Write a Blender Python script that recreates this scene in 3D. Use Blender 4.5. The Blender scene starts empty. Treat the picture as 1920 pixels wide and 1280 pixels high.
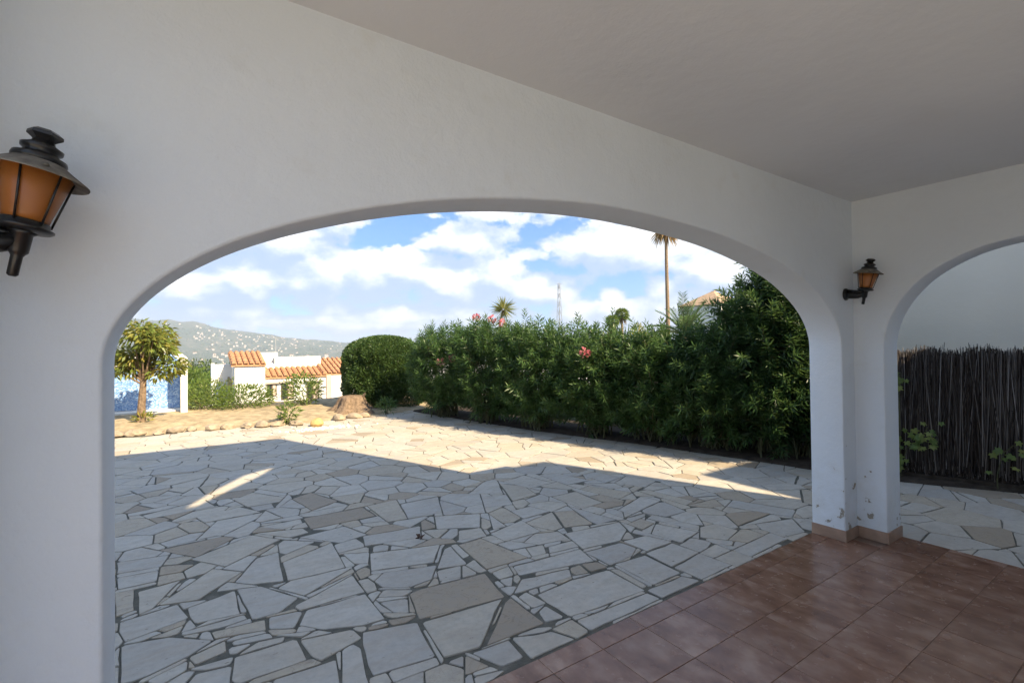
import bpy, bmesh, math, random
import numpy as np
from mathutils import Vector, Matrix

# ------------------------------------------------------------------ camera, sky, sun, exposure
sc = bpy.context.scene
C = sc.collection
YAW, PITCH, ROLL, FPX, EYE = 0.58682, 0.0111, -0.01165, 898.3, 1.5
_fw = np.array([math.sin(YAW), math.cos(YAW), 0.0]); _rt = np.array([math.cos(YAW), -math.sin(YAW), 0.0]); _up = np.array([0, 0, 1.0])
FW = _fw*math.cos(PITCH) + _up*math.sin(PITCH); UP0 = -_fw*math.sin(PITCH) + _up*math.cos(PITCH)
_c, _s = math.cos(ROLL), math.sin(ROLL)
RT = _c*_rt + _s*UP0; UP = -_s*_rt + _c*UP0
cam_d = bpy.data.cameras.new('camera'); cam = bpy.data.objects.new('camera', cam_d); C.objects.link(cam)
cam_d.sensor_width = 36; cam_d.lens = FPX/1920*36; cam_d.clip_start = 0.05; cam_d.clip_end = 20000
cam.matrix_world = Matrix(((RT[0], UP[0], -FW[0], 0), (RT[1], UP[1], -FW[1], 0), (RT[2], UP[2], -FW[2], EYE), (0, 0, 0, 1)))
sc.camera = cam
sc.render.resolution_x, sc.render.resolution_y = 1024, 682
sc.cycles.max_bounces = 8; sc.cycles.diffuse_bounces = 5; sc.cycles.glossy_bounces = 3; sc.cycles.transmission_bounces = 4; sc.cycles.volume_bounces = 0

def ray(px, py):
    return FW + RT*((px-960)/FPX) - UP*((py-640)/FPX)
def at(px, py, v):                      # point seen at a pixel of the photograph, on the plane Y = v
    d = ray(px, py); return np.array([0, 0, EYE]) + d*(v/d[1])
def gnd(px, py, z=0.0):
    d = ray(px, py); return np.array([0, 0, EYE]) + d*((z-EYE)/d[2])

SUN_EL = math.radians(40.0)
SH = np.array([-0.370, 0.929])          # horizontal direction in which shadows fall
to_sun = Vector((-SH[0]*math.cos(SUN_EL), -SH[1]*math.cos(SUN_EL), math.sin(SUN_EL)))
sun_d = bpy.data.lights.new('sun', 'SUN'); sun_d.energy = 2.1; sun_d.angle = math.radians(0.53); sun_d.color = (1.0, 0.81, 0.54)
sun = bpy.data.objects.new('sun', sun_d); C.objects.link(sun)
sun.rotation_euler = to_sun.to_track_quat('Z', 'Y').to_euler(); sun.location = (3, -6, 12)

sc.view_settings.view_transform = 'Standard'; sc.view_settings.look = 'None'
sc.view_settings.exposure = 2.55; sc.view_settings.gamma = 1.0; sc.view_settings.use_curve_mapping = False

world = bpy.data.worlds.new('World'); sc.world = world; world.use_nodes = True
def build_world():
    nt = world.node_tree; nt.nodes.clear(); N = nt.nodes; L = nt.links
    # node group: cloud density along a direction (cumulus heaps as seen from the porch, scattered cumulus elsewhere)
    g = bpy.data.node_groups.new('cloud_field', 'ShaderNodeTree')
    g.interface.new_socket('Vector', in_out='INPUT', socket_type='NodeSocketVector')
    g.interface.new_socket('Field', in_out='OUTPUT', socket_type='NodeSocketFloat')
    gn, gl = g.nodes, g.links
    gi = gn.new('NodeGroupInput'); go = gn.new('NodeGroupOutput')
    def m(op, a, b=None, c=None):
        n = gn.new('ShaderNodeMath'); n.operation = op
        for i, x in enumerate((a, b, c)):
            if x is None: continue
            if isinstance(x, (int, float)): n.inputs[i].default_value = x
            else: gl.new(x, n.inputs[i])
        return n.outputs[0]
    blobs = [(370,545,95,40,1),(470,525,75,45,1),(555,535,60,42,1),(625,505,60,46,1),(690,525,70,42,1),(765,505,62,42,1),(850,525,85,45,1),
             (935,525,80,42,1),(1005,540,60,36,1),(880,452,78,30,.85),(815,456,45,22,.7),(578,440,60,18,.7),(812,404,26,8,.6),
             (400,582,150,26,.8),(800,594,190,22,.8),(560,604,150,18,.7),(1130,462,110,42,.9),(1230,475,90,36,.8),(1340,505,90,45,.9),(1000,478,60,14,.6),
             (1150,556,28,20,.7),(1240,545,30,32,.8),(1085,582,60,22,.75),(1190,588,60,20,.7),(700,612,230,14,.6),(1320,560,70,30,.7),(950,585,70,16,.6)]
    acc = None
    for (x, y, rx, ry, w) in blobs:
        d = ray(x, y); d = d/np.linalg.norm(d)
        off = math.cos(math.atan((x-960)/FPX))
        rh = rx/FPX*off*off; rv = ry/FPX*off
        s = gn.new('ShaderNodeVectorMath'); s.operation = 'SUBTRACT'; gl.new(gi.outputs[0], s.inputs[0]); s.inputs[1].default_value = d
        k = gn.new('ShaderNodeVectorMath'); k.operation = 'MULTIPLY'; gl.new(s.outputs[0], k.inputs[0]); k.inputs[1].default_value = (1/rh, 1/rh, 1/rv)
        ln = gn.new('ShaderNodeVectorMath'); ln.operation = 'LENGTH'; gl.new(k.outputs[0], ln.inputs[0])
        v = m('MULTIPLY_ADD', ln.outputs['Value'], -0.72*w, 0.98*w)
        acc = v if acc is None else m('SMOOTH_MAX', acc, v, 0.12)
    def noise(scale, zs, detail, seed, rough=.55):
        k = gn.new('ShaderNodeVectorMath'); k.operation = 'MULTIPLY'; gl.new(gi.outputs[0], k.inputs[0]); k.inputs[1].default_value = (1, 1, zs)
        a = gn.new('ShaderNodeVectorMath'); a.operation = 'ADD'; gl.new(k.outputs[0], a.inputs[0]); a.inputs[1].default_value = (seed, seed*.7, 1.3)
        n = gn.new('ShaderNodeTexNoise'); n.inputs['Scale'].default_value = scale; n.inputs['Detail'].default_value = detail; n.inputs['Roughness'].default_value = rough
        gl.new(a.outputs[0], n.inputs['Vector']); return n.outputs[0]
    wide = m('MULTIPLY_ADD', noise(4.2, 2.4, 1, 21.3), 2.4, -1.05)
    acc = m('SMOOTH_MAX', acc, wide, 0.1)
    n1 = m('MULTIPLY_ADD', noise(12, 1.5, 6, 7.7, .64), 1.9, -0.97)
    f = m('ADD', acc, n1)
    gl.new(f, go.inputs[0])

    tc = N.new('ShaderNodeTexCoord')
    nrm = N.new('ShaderNodeVectorMath'); nrm.operation = 'NORMALIZE'; L.new(tc.outputs['Generated'], nrm.inputs[0])
    sky = N.new('ShaderNodeTexSky'); sky.sky_type = 'NISHITA'; sky.sun_disc = False
    sky.sun_elevation = SUN_EL; sky.sun_rotation = math.atan2(to_sun.x, to_sun.y)
    sky.altitude = 300; sky.air_density = 1.0; sky.dust_density = 0.05; sky.ozone_density = 1.0
    f0 = N.new('ShaderNodeGroup'); f0.node_tree = g; L.new(nrm.outputs[0], f0.inputs[0])
    ad = N.new('ShaderNodeVectorMath'); ad.operation = 'ADD'; L.new(nrm.outputs[0], ad.inputs[0]); ad.inputs[1].default_value = (0.030, -0.012, 0.045)
    f1 = N.new('ShaderNodeGroup'); f1.node_tree = g; L.new(ad.outputs[0], f1.inputs[0])
    mask = N.new('ShaderNodeMapRange'); mask.interpolation_type = 'SMOOTHSTEP'
    mask.inputs['From Min'].default_value = 0.0; mask.inputs['From Max'].default_value = 0.26; L.new(f0.outputs[0], mask.inputs['Value'])
    mx = N.new('ShaderNodeMath'); mx.operation = 'MULTIPLY'; L.new(mask.outputs[0], mx.inputs[0]); mx.inputs[1].default_value = 0.96
    df = N.new('ShaderNodeMath'); df.operation = 'SUBTRACT'; L.new(f0.outputs[0], df.inputs[0]); L.new(f1.outputs[0], df.inputs[1])
    lit = N.new('ShaderNodeMapRange'); lit.interpolation_type = 'SMOOTHSTEP'; lit.inputs['From Min'].default_value = -0.30; lit.inputs['From Max'].default_value = 0.85; L.new(df.outputs[0], lit.inputs['Value'])
    col = N.new('ShaderNodeMix'); col.data_type = 'RGBA'; L.new(lit.outputs[0], col.inputs[0])
    col.inputs[6].default_value = (0.095, 0.125, 0.175, 1); col.inputs[7].default_value = (0.27, 0.267, 0.258, 1)
    b1 = N.new('ShaderNodeBackground'); up = N.new('ShaderNodeVectorMath'); up.operation = 'ADD'; L.new(nrm.outputs[0], up.inputs[0]); up.inputs[1].default_value = (0, 0, 0.20); nu = N.new('ShaderNodeVectorMath'); nu.operation = 'NORMALIZE'; L.new(up.outputs[0], nu.inputs[0]); L.new(nu.outputs[0], sky.inputs['Vector'])
    hs = N.new('ShaderNodeHueSaturation'); hs.inputs['Saturation'].default_value = 1.25; L.new(sky.outputs[0], hs.inputs['Color']); L.new(hs.outputs[0], b1.inputs[0]); b1.inputs[1].default_value = 0.052
    b2 = N.new('ShaderNodeBackground'); L.new(col.outputs[2], b2.inputs[0]); b2.inputs[1].default_value = 1.0
    ms = N.new('ShaderNodeMixShader'); L.new(mx.outputs[0], ms.inputs[0]); L.new(b1.outputs[0], ms.inputs[1]); L.new(b2.outputs[0], ms.inputs[2])
    out = N.new('ShaderNodeOutputWorld'); L.new(ms.outputs[0], out.inputs[0])
build_world()

# ------------------------------------------------------------------ helpers
rng = np.random.default_rng(11); random.seed(11)
def tag(o, label=None, cat=None, group=None, kind=None):
    if label: o['label'] = label
    if cat: o['category'] = cat
    if group: o['group'] = group
    if kind: o['kind'] = kind
    return o
def empty(name, loc=(0,0,0), rz=0.0):
    o = bpy.data.objects.new(name, None); C.objects.link(o); o.location = [float(x) for x in loc]; o.rotation_euler[2] = rz; o.empty_display_size = .2
    return o
def link(name, me, mat=None, parent=None, smooth=False):
    if mat is not None: me.materials.append(mat)
    if smooth: me.polygons.foreach_set('use_smooth', [True]*len(me.polygons))
    o = bpy.data.objects.new(name, me); C.objects.link(o)
    if parent is not None: o.parent = parent
    return o
def mesh(name, V, F, mat=None, parent=None, smooth=False, tone=None):
    me = bpy.data.meshes.new(name)
    V = np.asarray(V, dtype=np.float32)
    if isinstance(F, np.ndarray):
        n, k = F.shape
        me.vertices.add(len(V)); me.vertices.foreach_set('co', V.ravel())
        me.loops.add(n*k); me.loops.foreach_set('vertex_index', F.astype(np.int32).ravel())
        me.polygons.add(n); me.polygons.foreach_set('loop_start', np.arange(0, n*k, k, dtype=np.int32)); me.polygons.foreach_set('loop_total', np.full(n, k, dtype=np.int32))
        me.update(calc_edges=True)
    else:
        me.from_pydata([tuple(map(float, v)) for v in V], [], [tuple(int(i) for i in f) for f in F]); me.update()
    if tone is not None:
        a = me.attributes.new('tone', 'FLOAT', 'FACE'); a.data.foreach_set('value', np.broadcast_to(np.asarray(tone, dtype=np.float32), len(me.polygons)).copy())
    return link(name, me, mat, parent, smooth)
class MB:
    def __init__(s): s.V = []; s.F = []
    def add(s, V, F):
        o = len(s.V); s.V += [tuple(map(float, v)) for v in V]; s.F += [tuple(i+o for i in f) for f in F]; return s
    def box(s, a, b):
        (x0,y0,z0),(x1,y1,z1) = a, b
        return s.add([(x0,y0,z0),(x1,y0,z0),(x1,y1,z0),(x0,y1,z0),(x0,y0,z1),(x1,y0,z1),(x1,y1,z1),(x0,y1,z1)],
                     [(3,2,1,0),(4,5,6,7),(0,1,5,4),(1,2,6,5),(2,3,7,6),(3,0,4,7)])
    def tube(s, pts, rad, n=8, cap=True):
        pts = [np.asarray(q, float) for q in pts]; rings = []
        rad = [rad]*len(pts) if isinstance(rad, (int, float)) else rad
        prev = None
        for i, q in enumerate(pts):
            t = pts[min(i+1, len(pts)-1)] - pts[max(i-1, 0)]; t = t/(np.linalg.norm(t)+1e-9)
            ref = np.array([0,0,1.]) if abs(t[2]) < .9 else np.array([1.,0,0])
            a = np.cross(t, ref) if prev is None else prev - t*np.dot(prev, t)
            a = a/(np.linalg.norm(a)+1e-9); b = np.cross(t, a); prev = a
            rings.append([q + rad[i]*(math.cos(2*math.pi*k/n)*a + math.sin(2*math.pi*k/n)*b) for k in range(n)])
        V = [v for r in rings for v in r]; F = []
        for i in range(len(pts)-1):
            for k in range(n): F.append((i*n+k, i*n+(k+1) % n, (i+1)*n+(k+1) % n, (i+1)*n+k))
        if cap: F.append(tuple(range(n))[::-1]); F.append(tuple((len(pts)-1)*n+k for k in range(n)))
        return s.add(V, F)
    def lathe(s, prof, n=24, M=None, flute=None):
        V = []; F = []
        for (r, z) in prof:
            for k in range(n):
                a = 2*math.pi*k/n; rr = r*(flute(a, r, z) if flute else 1)
                V.append((rr*math.cos(a), rr*math.sin(a), z))
        for i in range(len(prof)-1):
            for k in range(n): F.append((i*n+k, i*n+(k+1) % n, (i+1)*n+(k+1) % n, (i+1)*n+k))
        if prof[0][0] > 1e-4: F.append(tuple(range(n))[::-1])
        if prof[-1][0] > 1e-4: F.append(tuple((len(prof)-1)*n+k for k in range(n)))
        if M is not None: V = [tuple(M @ Vector(v)) for v in V]
        return s.add(V, F)
    def build(s, name, mat=None, parent=None, smooth=False, tone=None):
        return mesh(name, s.V, s.F, mat, parent, smooth, tone)
def bevel(o, w, seg=2, ang=40):
    b = o.modifiers.new('bevel', 'BEVEL'); b.width = w; b.segments = seg; b.limit_method = 'ANGLE'; b.angle_limit = math.radians(ang); b.harden_normals = True
    o.data.polygons.foreach_set('use_smooth', [True]*len(o.data.polygons)); return o

# ------------------------------------------------------------------ materials
class M:
    def __init__(s, name, rough=.8, spec=.3):
        s.m = bpy.data.materials.new(name); s.m.use_nodes = True; s.nt = s.m.node_tree; s.N = s.nt.nodes; s.L = s.nt.links
        s.p = s.N['Principled BSDF']; s.p.inputs['Roughness'].default_value = rough; s.p.inputs['Specular IOR Level'].default_value = spec
        s.tc = s.N.new('ShaderNodeTexCoord'); s.co = s.tc.outputs['Object']
    def geo(s): return s.N.new('ShaderNodeNewGeometry').outputs['Position']
    def noise(s, scale, detail=4, rough=.55, vec=None, stretch=None, dist=0):
        v = vec or s.co
        if stretch:
            k = s.N.new('ShaderNodeVectorMath'); k.operation = 'MULTIPLY'; s.L.new(v, k.inputs[0]); k.inputs[1].default_value = stretch; v = k.outputs[0]
        n = s.N.new('ShaderNodeTexNoise'); n.inputs['Scale'].default_value = scale; n.inputs['Detail'].default_value = detail
        n.inputs['Roughness'].default_value = rough; n.inputs['Distortion'].default_value = dist; s.L.new(v, n.inputs['Vector']); return n.outputs[0]
    def ramp(s, fac, stops, interp='LINEAR'):
        r = s.N.new('ShaderNodeValToRGB'); r.color_ramp.interpolation = interp; e = r.color_ramp.elements
        while len(e) < len(stops): e.new(.5)
        for i, (pos, c) in enumerate(stops):
            e[i].position = pos; e[i].color = (*c, 1) if len(c) == 3 else c
        s.L.new(fac, r.inputs[0]); return r.outputs[0]
    def mix(s, fac, a, b, mode='MIX'):
        n = s.N.new('ShaderNodeMix'); n.data_type = 'RGBA'; n.blend_type = mode
        for sock, x in ((n.inputs[0], fac), (n.inputs[6], a), (n.inputs[7], b)):
            if isinstance(x, (int, float)): sock.default_value = x
            elif isinstance(x, tuple): sock.default_value = (*x, 1)
            else: s.L.new(x, sock)
        return n.outputs[2]
    def math(s, op, a, b=None, c=None):
        n = s.N.new('ShaderNodeMath'); n.operation = op
        for i, x in enumerate((a, b, c)):
            if x is None: continue
            if isinstance(x, (int, float)): n.inputs[i].default_value = x
            else: s.L.new(x, n.inputs[i])
        return n.outputs[0]
    def sep(s, vec, ax):
        n = s.N.new('ShaderNodeSeparateXYZ'); s.L.new(vec, n.inputs[0]); return n.outputs[ax]
    def attr(s, name='tone'):
        n = s.N.new('ShaderNodeAttribute'); n.attribute_name = name; return n.outputs['Fac']
    def color(s, c):
        if isinstance(c, tuple): s.p.inputs['Base Color'].default_value = (*c, 1)
        else: s.L.new(c, s.p.inputs['Base Color'])
        return s
    def bump(s, h, strength=.3, dist=.01):
        b = s.N.new('ShaderNodeBump'); b.inputs['Strength'].default_value = strength; b.inputs['Distance'].default_value = dist
        s.L.new(h, b.inputs['Height']); s.L.new(b.outputs[0], s.p.inputs['Normal']); return s
    def rough(s, r): s.L.new(r, s.p.inputs['Roughness']); return s
    def translucent(s, col, fac):
        t = s.N.new('ShaderNodeBsdfTranslucent')
        if isinstance(col, tuple): t.inputs[0].default_value = (*col, 1)
        else: s.L.new(col, t.inputs[0])
        x = s.N.new('ShaderNodeMixShader'); x.inputs[0].default_value = fac
        s.L.new(s.p.outputs[0], x.inputs[1]); s.L.new(t.outputs[0], x.inputs[2]); s.L.new(x.outputs[0], s.N['Material Output'].inputs[0]); return s

def mat_stucco(name, base, chips=False, coarse=1.0):
    m = M(name, .9, .2); pos = m.geo()
    big = m.noise(1.3, 3, .5, pos); fine = m.noise(95*coarse, 3, .6, pos); mid = m.noise(11, 4, .55, pos)
    c = m.mix(m.ramp(big, [(.3, (0,0,0)), (.75, (1,1,1))]), tuple(b*.93 for b in base), base)
    dirt = m.ramp(m.noise(260, 2, .5, pos), [(.70, (0,0,0)), (.78, (1,1,1))])
    c = m.mix(m.math('MULTIPLY', dirt, .18), c, (.35,.33,.30))
    smear = m.ramp(m.noise(3.1, 5, .6, pos, (1,1,2.5)), [(.60, (0,0,0)), (.78, (1,1,1))])
    c = m.mix(m.math('MULTIPLY', smear, .10), c, (.55,.52,.45))
    if chips:
        z = m.sep(pos, 2)
        low = m.ramp(z, [(.0, (1,1,1)), (.35, (.55,.55,.55)), (.95, (0,0,0))])
        a = m.math('ADD', m.noise(10, 6, .62, pos), m.math('MULTIPLY', low, .15))
        k = m.math('MULTIPLY', m.ramp(a, [(.715, (0,0,0)), (.728, (1,1,1))]), m.ramp(z, [(.78, (1,1,1)), (.92, (0,0,0))]))
        inner = m.mix(m.noise(60, 3, .6, pos), (.20,.17,.13), (.36,.33,.28))
        c = m.mix(k, c, inner)
        lowdirt = m.math('MULTIPLY', m.ramp(m.math('ADD', m.noise(5, 5, .6, pos), m.math('MULTIPLY', low, .3)), [(.6, (0,0,0)), (.95, (1,1,1))]), .35)
        c = m.mix(lowdirt, c, (.50,.47,.38))
    m.color(c)
    hgt = m.math('ADD', m.math('MULTIPLY', fine, .35), m.math('ADD', m.math('MULTIPLY', mid, 1.5), m.math('MULTIPLY', big, 3.0)))
    if chips: hgt = m.math('SUBTRACT', hgt, m.math('MULTIPLY', k, .5))
    m.bump(hgt, .75 if chips else .35, .006)
    return m.m
STUCCO = mat_stucco('white_stucco', (.75,.80,.845), True)
CEIL = mat_stucco('ceiling_plaster', (.74,.77,.80))
NEIGH = mat_stucco('cream_stucco', (.77,.72,.62), coarse=.6)
VILLAGE = mat_stucco('village_cream_paint', (.62,.57,.50), coarse=.01)
FARWHITE = mat_stucco('far_white_paint', (.80,.79,.76), coarse=.3)

def mat_stone():
    m = M('crazy_paving_stone', .75, .3); pos = m.geo(); t = m.attr()
    base = m.ramp(t, [(0, (.42,.40,.365)), (.35, (.51,.48,.425)), (.58, (.49,.445,.37)), (.74, (.45,.39,.30)), (.86, (.36,.295,.215)), (1, (.28,.23,.175))])
    # bedding veins drift with each stone's own tone so that neighbours do not match
    off = m.N.new('ShaderNodeVectorMath'); off.operation = 'ADD'; cmb = m.N.new('ShaderNodeCombineXYZ')
    for k in range(3): m.L.new(m.math('MULTIPLY', t, 37.0+11*k), cmb.inputs[k])
    m.L.new(pos, off.inputs[0]); m.L.new(cmb.outputs[0], off.inputs[1]); vp = off.outputs[0]
    vein = m.ramp(m.noise(4.2, 6, .66, vp, (1,2.6,1), .5), [(.36, (0,0,0)), (.64, (1,1,1))])
    c = m.mix(m.math('MULTIPLY', vein, .42), base, (.37,.30,.225))
    c = m.mix(m.math('MULTIPLY', m.ramp(m.noise(24, 6, .7, vp), [(.42, (0,0,0)), (.72, (1,1,1))]), .42), c, (.27,.26,.24))
    c = m.mix(m.math('MULTIPLY', m.ramp(m.noise(1.1, 5, .6, pos), [(.45, (0,0,0)), (.72, (1,1,1))]), .30), c, (.25,.23,.20))
    crack = m.ramp(m.noise(6, 5, .6, vp, None, 1.2), [(.488, (0,0,0)), (.497, (1,1,1)), (.503, (1,1,1)), (.512, (0,0,0))])
    c = m.mix(m.math('MULTIPLY', m.math('MULTIPLY', crack, m.ramp(t, [(.55, (0,0,0)), (.75, (1,1,1))])), .45), c, (.20,.15,.10))
    pit = m.ramp(m.noise(30, 4, .6, vp, (.6,1.5,1)), [(.690, (0,0,0)), (.715, (1,1,1))])
    c = m.mix(m.math('MULTIPLY', pit, .75), c, (.10,.09,.07))
    m.color(c); m.bump(m.math('SUBTRACT', m.math('MULTIPLY', m.noise(22, 6, .65, vp), .8), pit), .5, .006)
    return m.m
STONE = mat_stone()
def mat_mortar():
    m = M('mortar_joint', .95, .1); pos = m.geo()
    c = m.ramp(m.noise(9, 5, .6, pos), [(.3, (.095,.093,.078)), (.55, (.145,.138,.115)), (.75, (.22,.205,.175))]); m.color(c)
    m.bump(m.noise(120, 4, .7, pos), .8, .006); return m.m
MORTAR = mat_mortar()
def mat_tile():
    m = M('terracotta_floor_tile', .22, .38); pos = m.geo(); t = m.attr()
    off = m.N.new('ShaderNodeVectorMath'); off.operation = 'ADD'; cmb = m.N.new('ShaderNodeCombineXYZ')
    for k in range(3): m.L.new(m.math('MULTIPLY', t, 29.0+13*k), cmb.inputs[k])
    m.L.new(pos, off.inputs[0]); m.L.new(cmb.outputs[0], off.inputs[1])
    a = m.noise(8.5, 4, .6, off.outputs[0], (1, .6, 1))
    c = m.ramp(a, [(.33, (.165,.080,.050)), (.5, (.25,.135,.088)), (.68, (.35,.225,.165))])
    c = m.mix(m.math('MULTIPLY', t, .35), c, (.16,.085,.060))
    m.color(c); m.rough(m.ramp(m.noise(14, 4, .6, pos), [(.3, (.16,.16,.16)), (.8, (.34,.34,.34))])); m.bump(m.noise(7, 1, .5, pos), .05, .004); return m.m
TILE = mat_tile()
def simple(name, c, rough=.8, spec=.3, var=.25, scale=8, bump=0, metallic=0):
    m = M(name, rough, spec); pos = m.geo(); n = m.noise(scale, 5, .6, pos)
    m.color(m.mix(m.ramp(n, [(.3, (0,0,0)), (.7, (1,1,1))]), tuple(x*(1-var) for x in c), tuple(min(1, x*(1+var)) for x in c)))
    if bump: m.bump(n, bump, .02)
    m.p.inputs['Metallic'].default_value = metallic
    return m.m
GROUT = simple('tile_grout', (.24,.165,.125), .9, .2, .2, 30)
SKIRT = simple('skirting_tile_glaze', (.36,.235,.165), .35, .4, .22, 9)
SAND = simple('sandy_soil', (.35,.28,.18), .95, .1, .4, 5.5, .8)
SHADESOIL = simple('shade_dark_soil', (.045,.036,.028), .95, .1, .4, 9, .6)  # soil tone darkened to stand for deep shadow under hedge and fence
ROCK = simple('tan_rock', (.34,.275,.20), .9, .2, .3, 7, .5)
PALE = simple('pale_pebble', (.62,.60,.55), .85, .2, .15, 12)
BARK = simple('grey_brown_bark', (.20,.145,.10), .95, .1, .4, 18, .8)
PALMBARK = simple('palm_bark', (.27,.20,.135), .95, .1, .35, 14, .8)
TWIG = simple('green_brown_twig', (.085,.085,.045), .9, .1, .3, 12)
BLACKMETAL = simple('black_lacquer', (.012,.012,.012), .28, .5, .3, 20)
DUSTMETAL = simple('dusty_black_brim', (.17,.155,.13), .8, .3, .6, 22)
DRIVE = simple('pale_driveway_concrete', (.42,.41,.39), .9, .2, .15, 3)
ROOFTILE = simple('orange_clay_roof_tile', (.44,.235,.13), .85, .2, .35, 5)
ROOFTAN = simple('tan_roof', (.42,.30,.20), .85, .2, .25, 3)
WOOD = simple('dark_shutter', (.10,.075,.055), .7, .3, .2, 8)
PINKWALL = simple('pinkish_plaster', (.60,.48,.40), .9, .2, .1, 5)
STEEL = simple('galvanised_steel', (.45,.46,.47), .5, .5, .15, 3, 0, .6)
LEAFDRY = simple('dead_brown_leaf', (.09,.055,.04), .8, .2, .4, 60)
def mat_amber():
    m = M('amber_glass', .25, .5); pos = m.geo()
    m.color(m.mix(m.noise(14, 3, .5, pos), (.42,.135,.025), (.55,.21,.045)))
    m.p.inputs['Transmission Weight'].default_value = .35; m.p.inputs['Roughness'].default_value = .35
    return m.m
AMBER = mat_amber()
def mat_leaf(name, dark, mid, light, trans=.3, rough=.45, spec=.4):
    m = M(name, rough, spec); t = m.attr()
    c = m.ramp(t, [(0, dark), (.55, mid), (1, light)]); m.color(c)
    m.translucent(m.mix(.6, c, tuple(min(1, x*1.5) for x in light)), trans); return m.m
OLE = mat_leaf('oleander_leaf', (.022,.054,.014), (.052,.112,.028), (.125,.20,.058))
BOXL = mat_leaf('clipped_bush_leaf', (.03,.065,.018), (.06,.115,.028), (.12,.175,.05))
LOQ = mat_leaf('tree_leaf', (.075,.125,.028), (.16,.225,.045), (.34,.27,.06), .35)
BRIGHT = mat_leaf('bright_shrub_leaf', (.065,.115,.022), (.12,.19,.035), (.21,.26,.06), .4)
YELLOW = mat_leaf('golden_shrub_leaf', (.10,.13,.018), (.25,.24,.025), (.38,.34,.05), .4)
PALML = mat_leaf('palm_frond', (.065,.105,.03), (.14,.185,.045), (.30,.29,.085), .3)
DEADL = mat_leaf('dead_palm_thatch', (.12,.075,.03), (.28,.18,.065), (.46,.31,.12), .3)
IVYL = mat_leaf('ivy_leaf', (.065,.115,.025), (.13,.19,.04), (.24,.26,.07), .35)
FLOWER = mat_leaf('pink_flower', (.58,.10,.14), (.70,.20,.24), (.75,.34,.36), .3)
PINE = mat_leaf('pine_needles', (.03,.055,.018), (.065,.10,.03), (.11,.14,.045), .2)
def mat_reed():
    m = M('brushwood', .9, .15); t = m.attr()
    m.color(m.ramp(t, [(0, (.018,.012,.009)), (.5, (.055,.044,.037)), (.8, (.13,.112,.098)), (1, (.29,.265,.245))])); return m.m
REED = mat_reed()
def mat_mosaic():
    m = M('blue_glass_mosaic', .3, .5); pos = m.geo()
    b = m.N.new('ShaderNodeTexVoronoi'); b.distance = 'CHEBYCHEV'; b.inputs['Scale'].default_value = 44; b.inputs['Randomness'].default_value = 0.0; m.L.new(pos, b.inputs['Vector'])
    sp = m.N.new('ShaderNodeSeparateColor'); m.L.new(b.outputs['Color'], sp.inputs[0])
    c = m.ramp(sp.outputs[0], [(0, (.10,.20,.46)), (.4, (.18,.33,.60)), (.75, (.30,.46,.68)), (1, (.50,.62,.76))])
    m.color(c); return m.m
MOSAIC = mat_mosaic()
def mat_hill():
    m = M('scrub_hillside', .95, .05); pos = m.geo()
    n = m.noise(.006, 8, .62, pos); f = m.noise(.05, 6, .7, pos)
    c = m.ramp(n, [(.3, (.065,.078,.048)), (.5, (.105,.11,.072)), (.62, (.165,.15,.11)), (.8, (.25,.22,.17))])
    c = m.mix(m.ramp(f, [(.42, (0,0,0)), (.60, (1,1,1))]), c, (.035,.062,.022)); m.color(c); return m.m
HILL = mat_hill()

# ------------------------------------------------------------------ ground, hills
def terrain_z(r, az):
    # az from +Y towards +X, degrees
    ridge = np.interp(az, [-180,-60,-25,-12,-7,-3.5,0,3,6.5,10,14,18,30,60,180], [120,140,150,158,162,160,146,112,84,58,38,26,22,30,120])
    ridge = ridge*(1 + .03*np.sin(az*2.1) + .02*np.sin(az*5.3+1))
    prof = np.interp(r, [0, 15.2, 17.5, 24, 40, 80, 200, 500, 1000, 1700, 2100, 2500, 2900, 3600, 6000, 9000], [0, 0, -1.5, -2.6, -4.5, -9, -20, -34, -42, -40, -30, 0, 0, 0, -60, -80])
    k = np.interp(r, [1700, 2100, 2550, 2900, 3400, 6000], [0, .18, .72, 1.0, .75, 0])
    flat = np.clip((az-14)/16, 0, 1)*np.clip((70-az)/10, 0, 1)*(r < 200)      # neighbours on the right stand level with the terrace
    prof = prof*(1-flat) + np.interp(r, [0, 60, 200], [0, -.2, -20])*flat
    z = prof*(1-np.clip(k, 0, 1)) + k*ridge
    return z
def make_ground():
    rs = np.concatenate([[0.0], np.array([4, 8, 12, 14, 15.2, 16, 17.5, 20, 24, 30, 40, 60, 80, 120, 200, 320, 500, 700, 900]), np.arange(1050, 3700, 75), [4000, 5000, 6000, 9000]])
    azs = np.arange(-180, 180, 1.0); V = []; nr = len(rs); na = len(azs)
    R, A = np.meshgrid(rs, azs, indexing='ij'); Z = terrain_z(R, A)
    nz = rng.normal(0, 1, R.shape)
    Z = Z + np.where(R > 900, nz*np.clip((R-900)/1800, 0, 1)*3.0, 0) - .06
    V = np.stack([R*np.sin(np.radians(A)), R*np.cos(np.radians(A)), Z], -1).reshape(-1, 3)
    F = [(i*na+j, i*na+(j+1) % na, (i+1)*na+(j+1) % na, (i+1)*na+j) for i in range(nr-1) for j in range(na)]
    o = mesh('terrain', V, np.array(F)[:, ::-1], HILL, smooth=True); tag(o, kind='structure')
    return o
make_ground()
def zt(u, v): return float(terrain_z(np.array(math.hypot(u, v)), np.array(math.degrees(math.atan2(u, v))))) - .06

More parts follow.
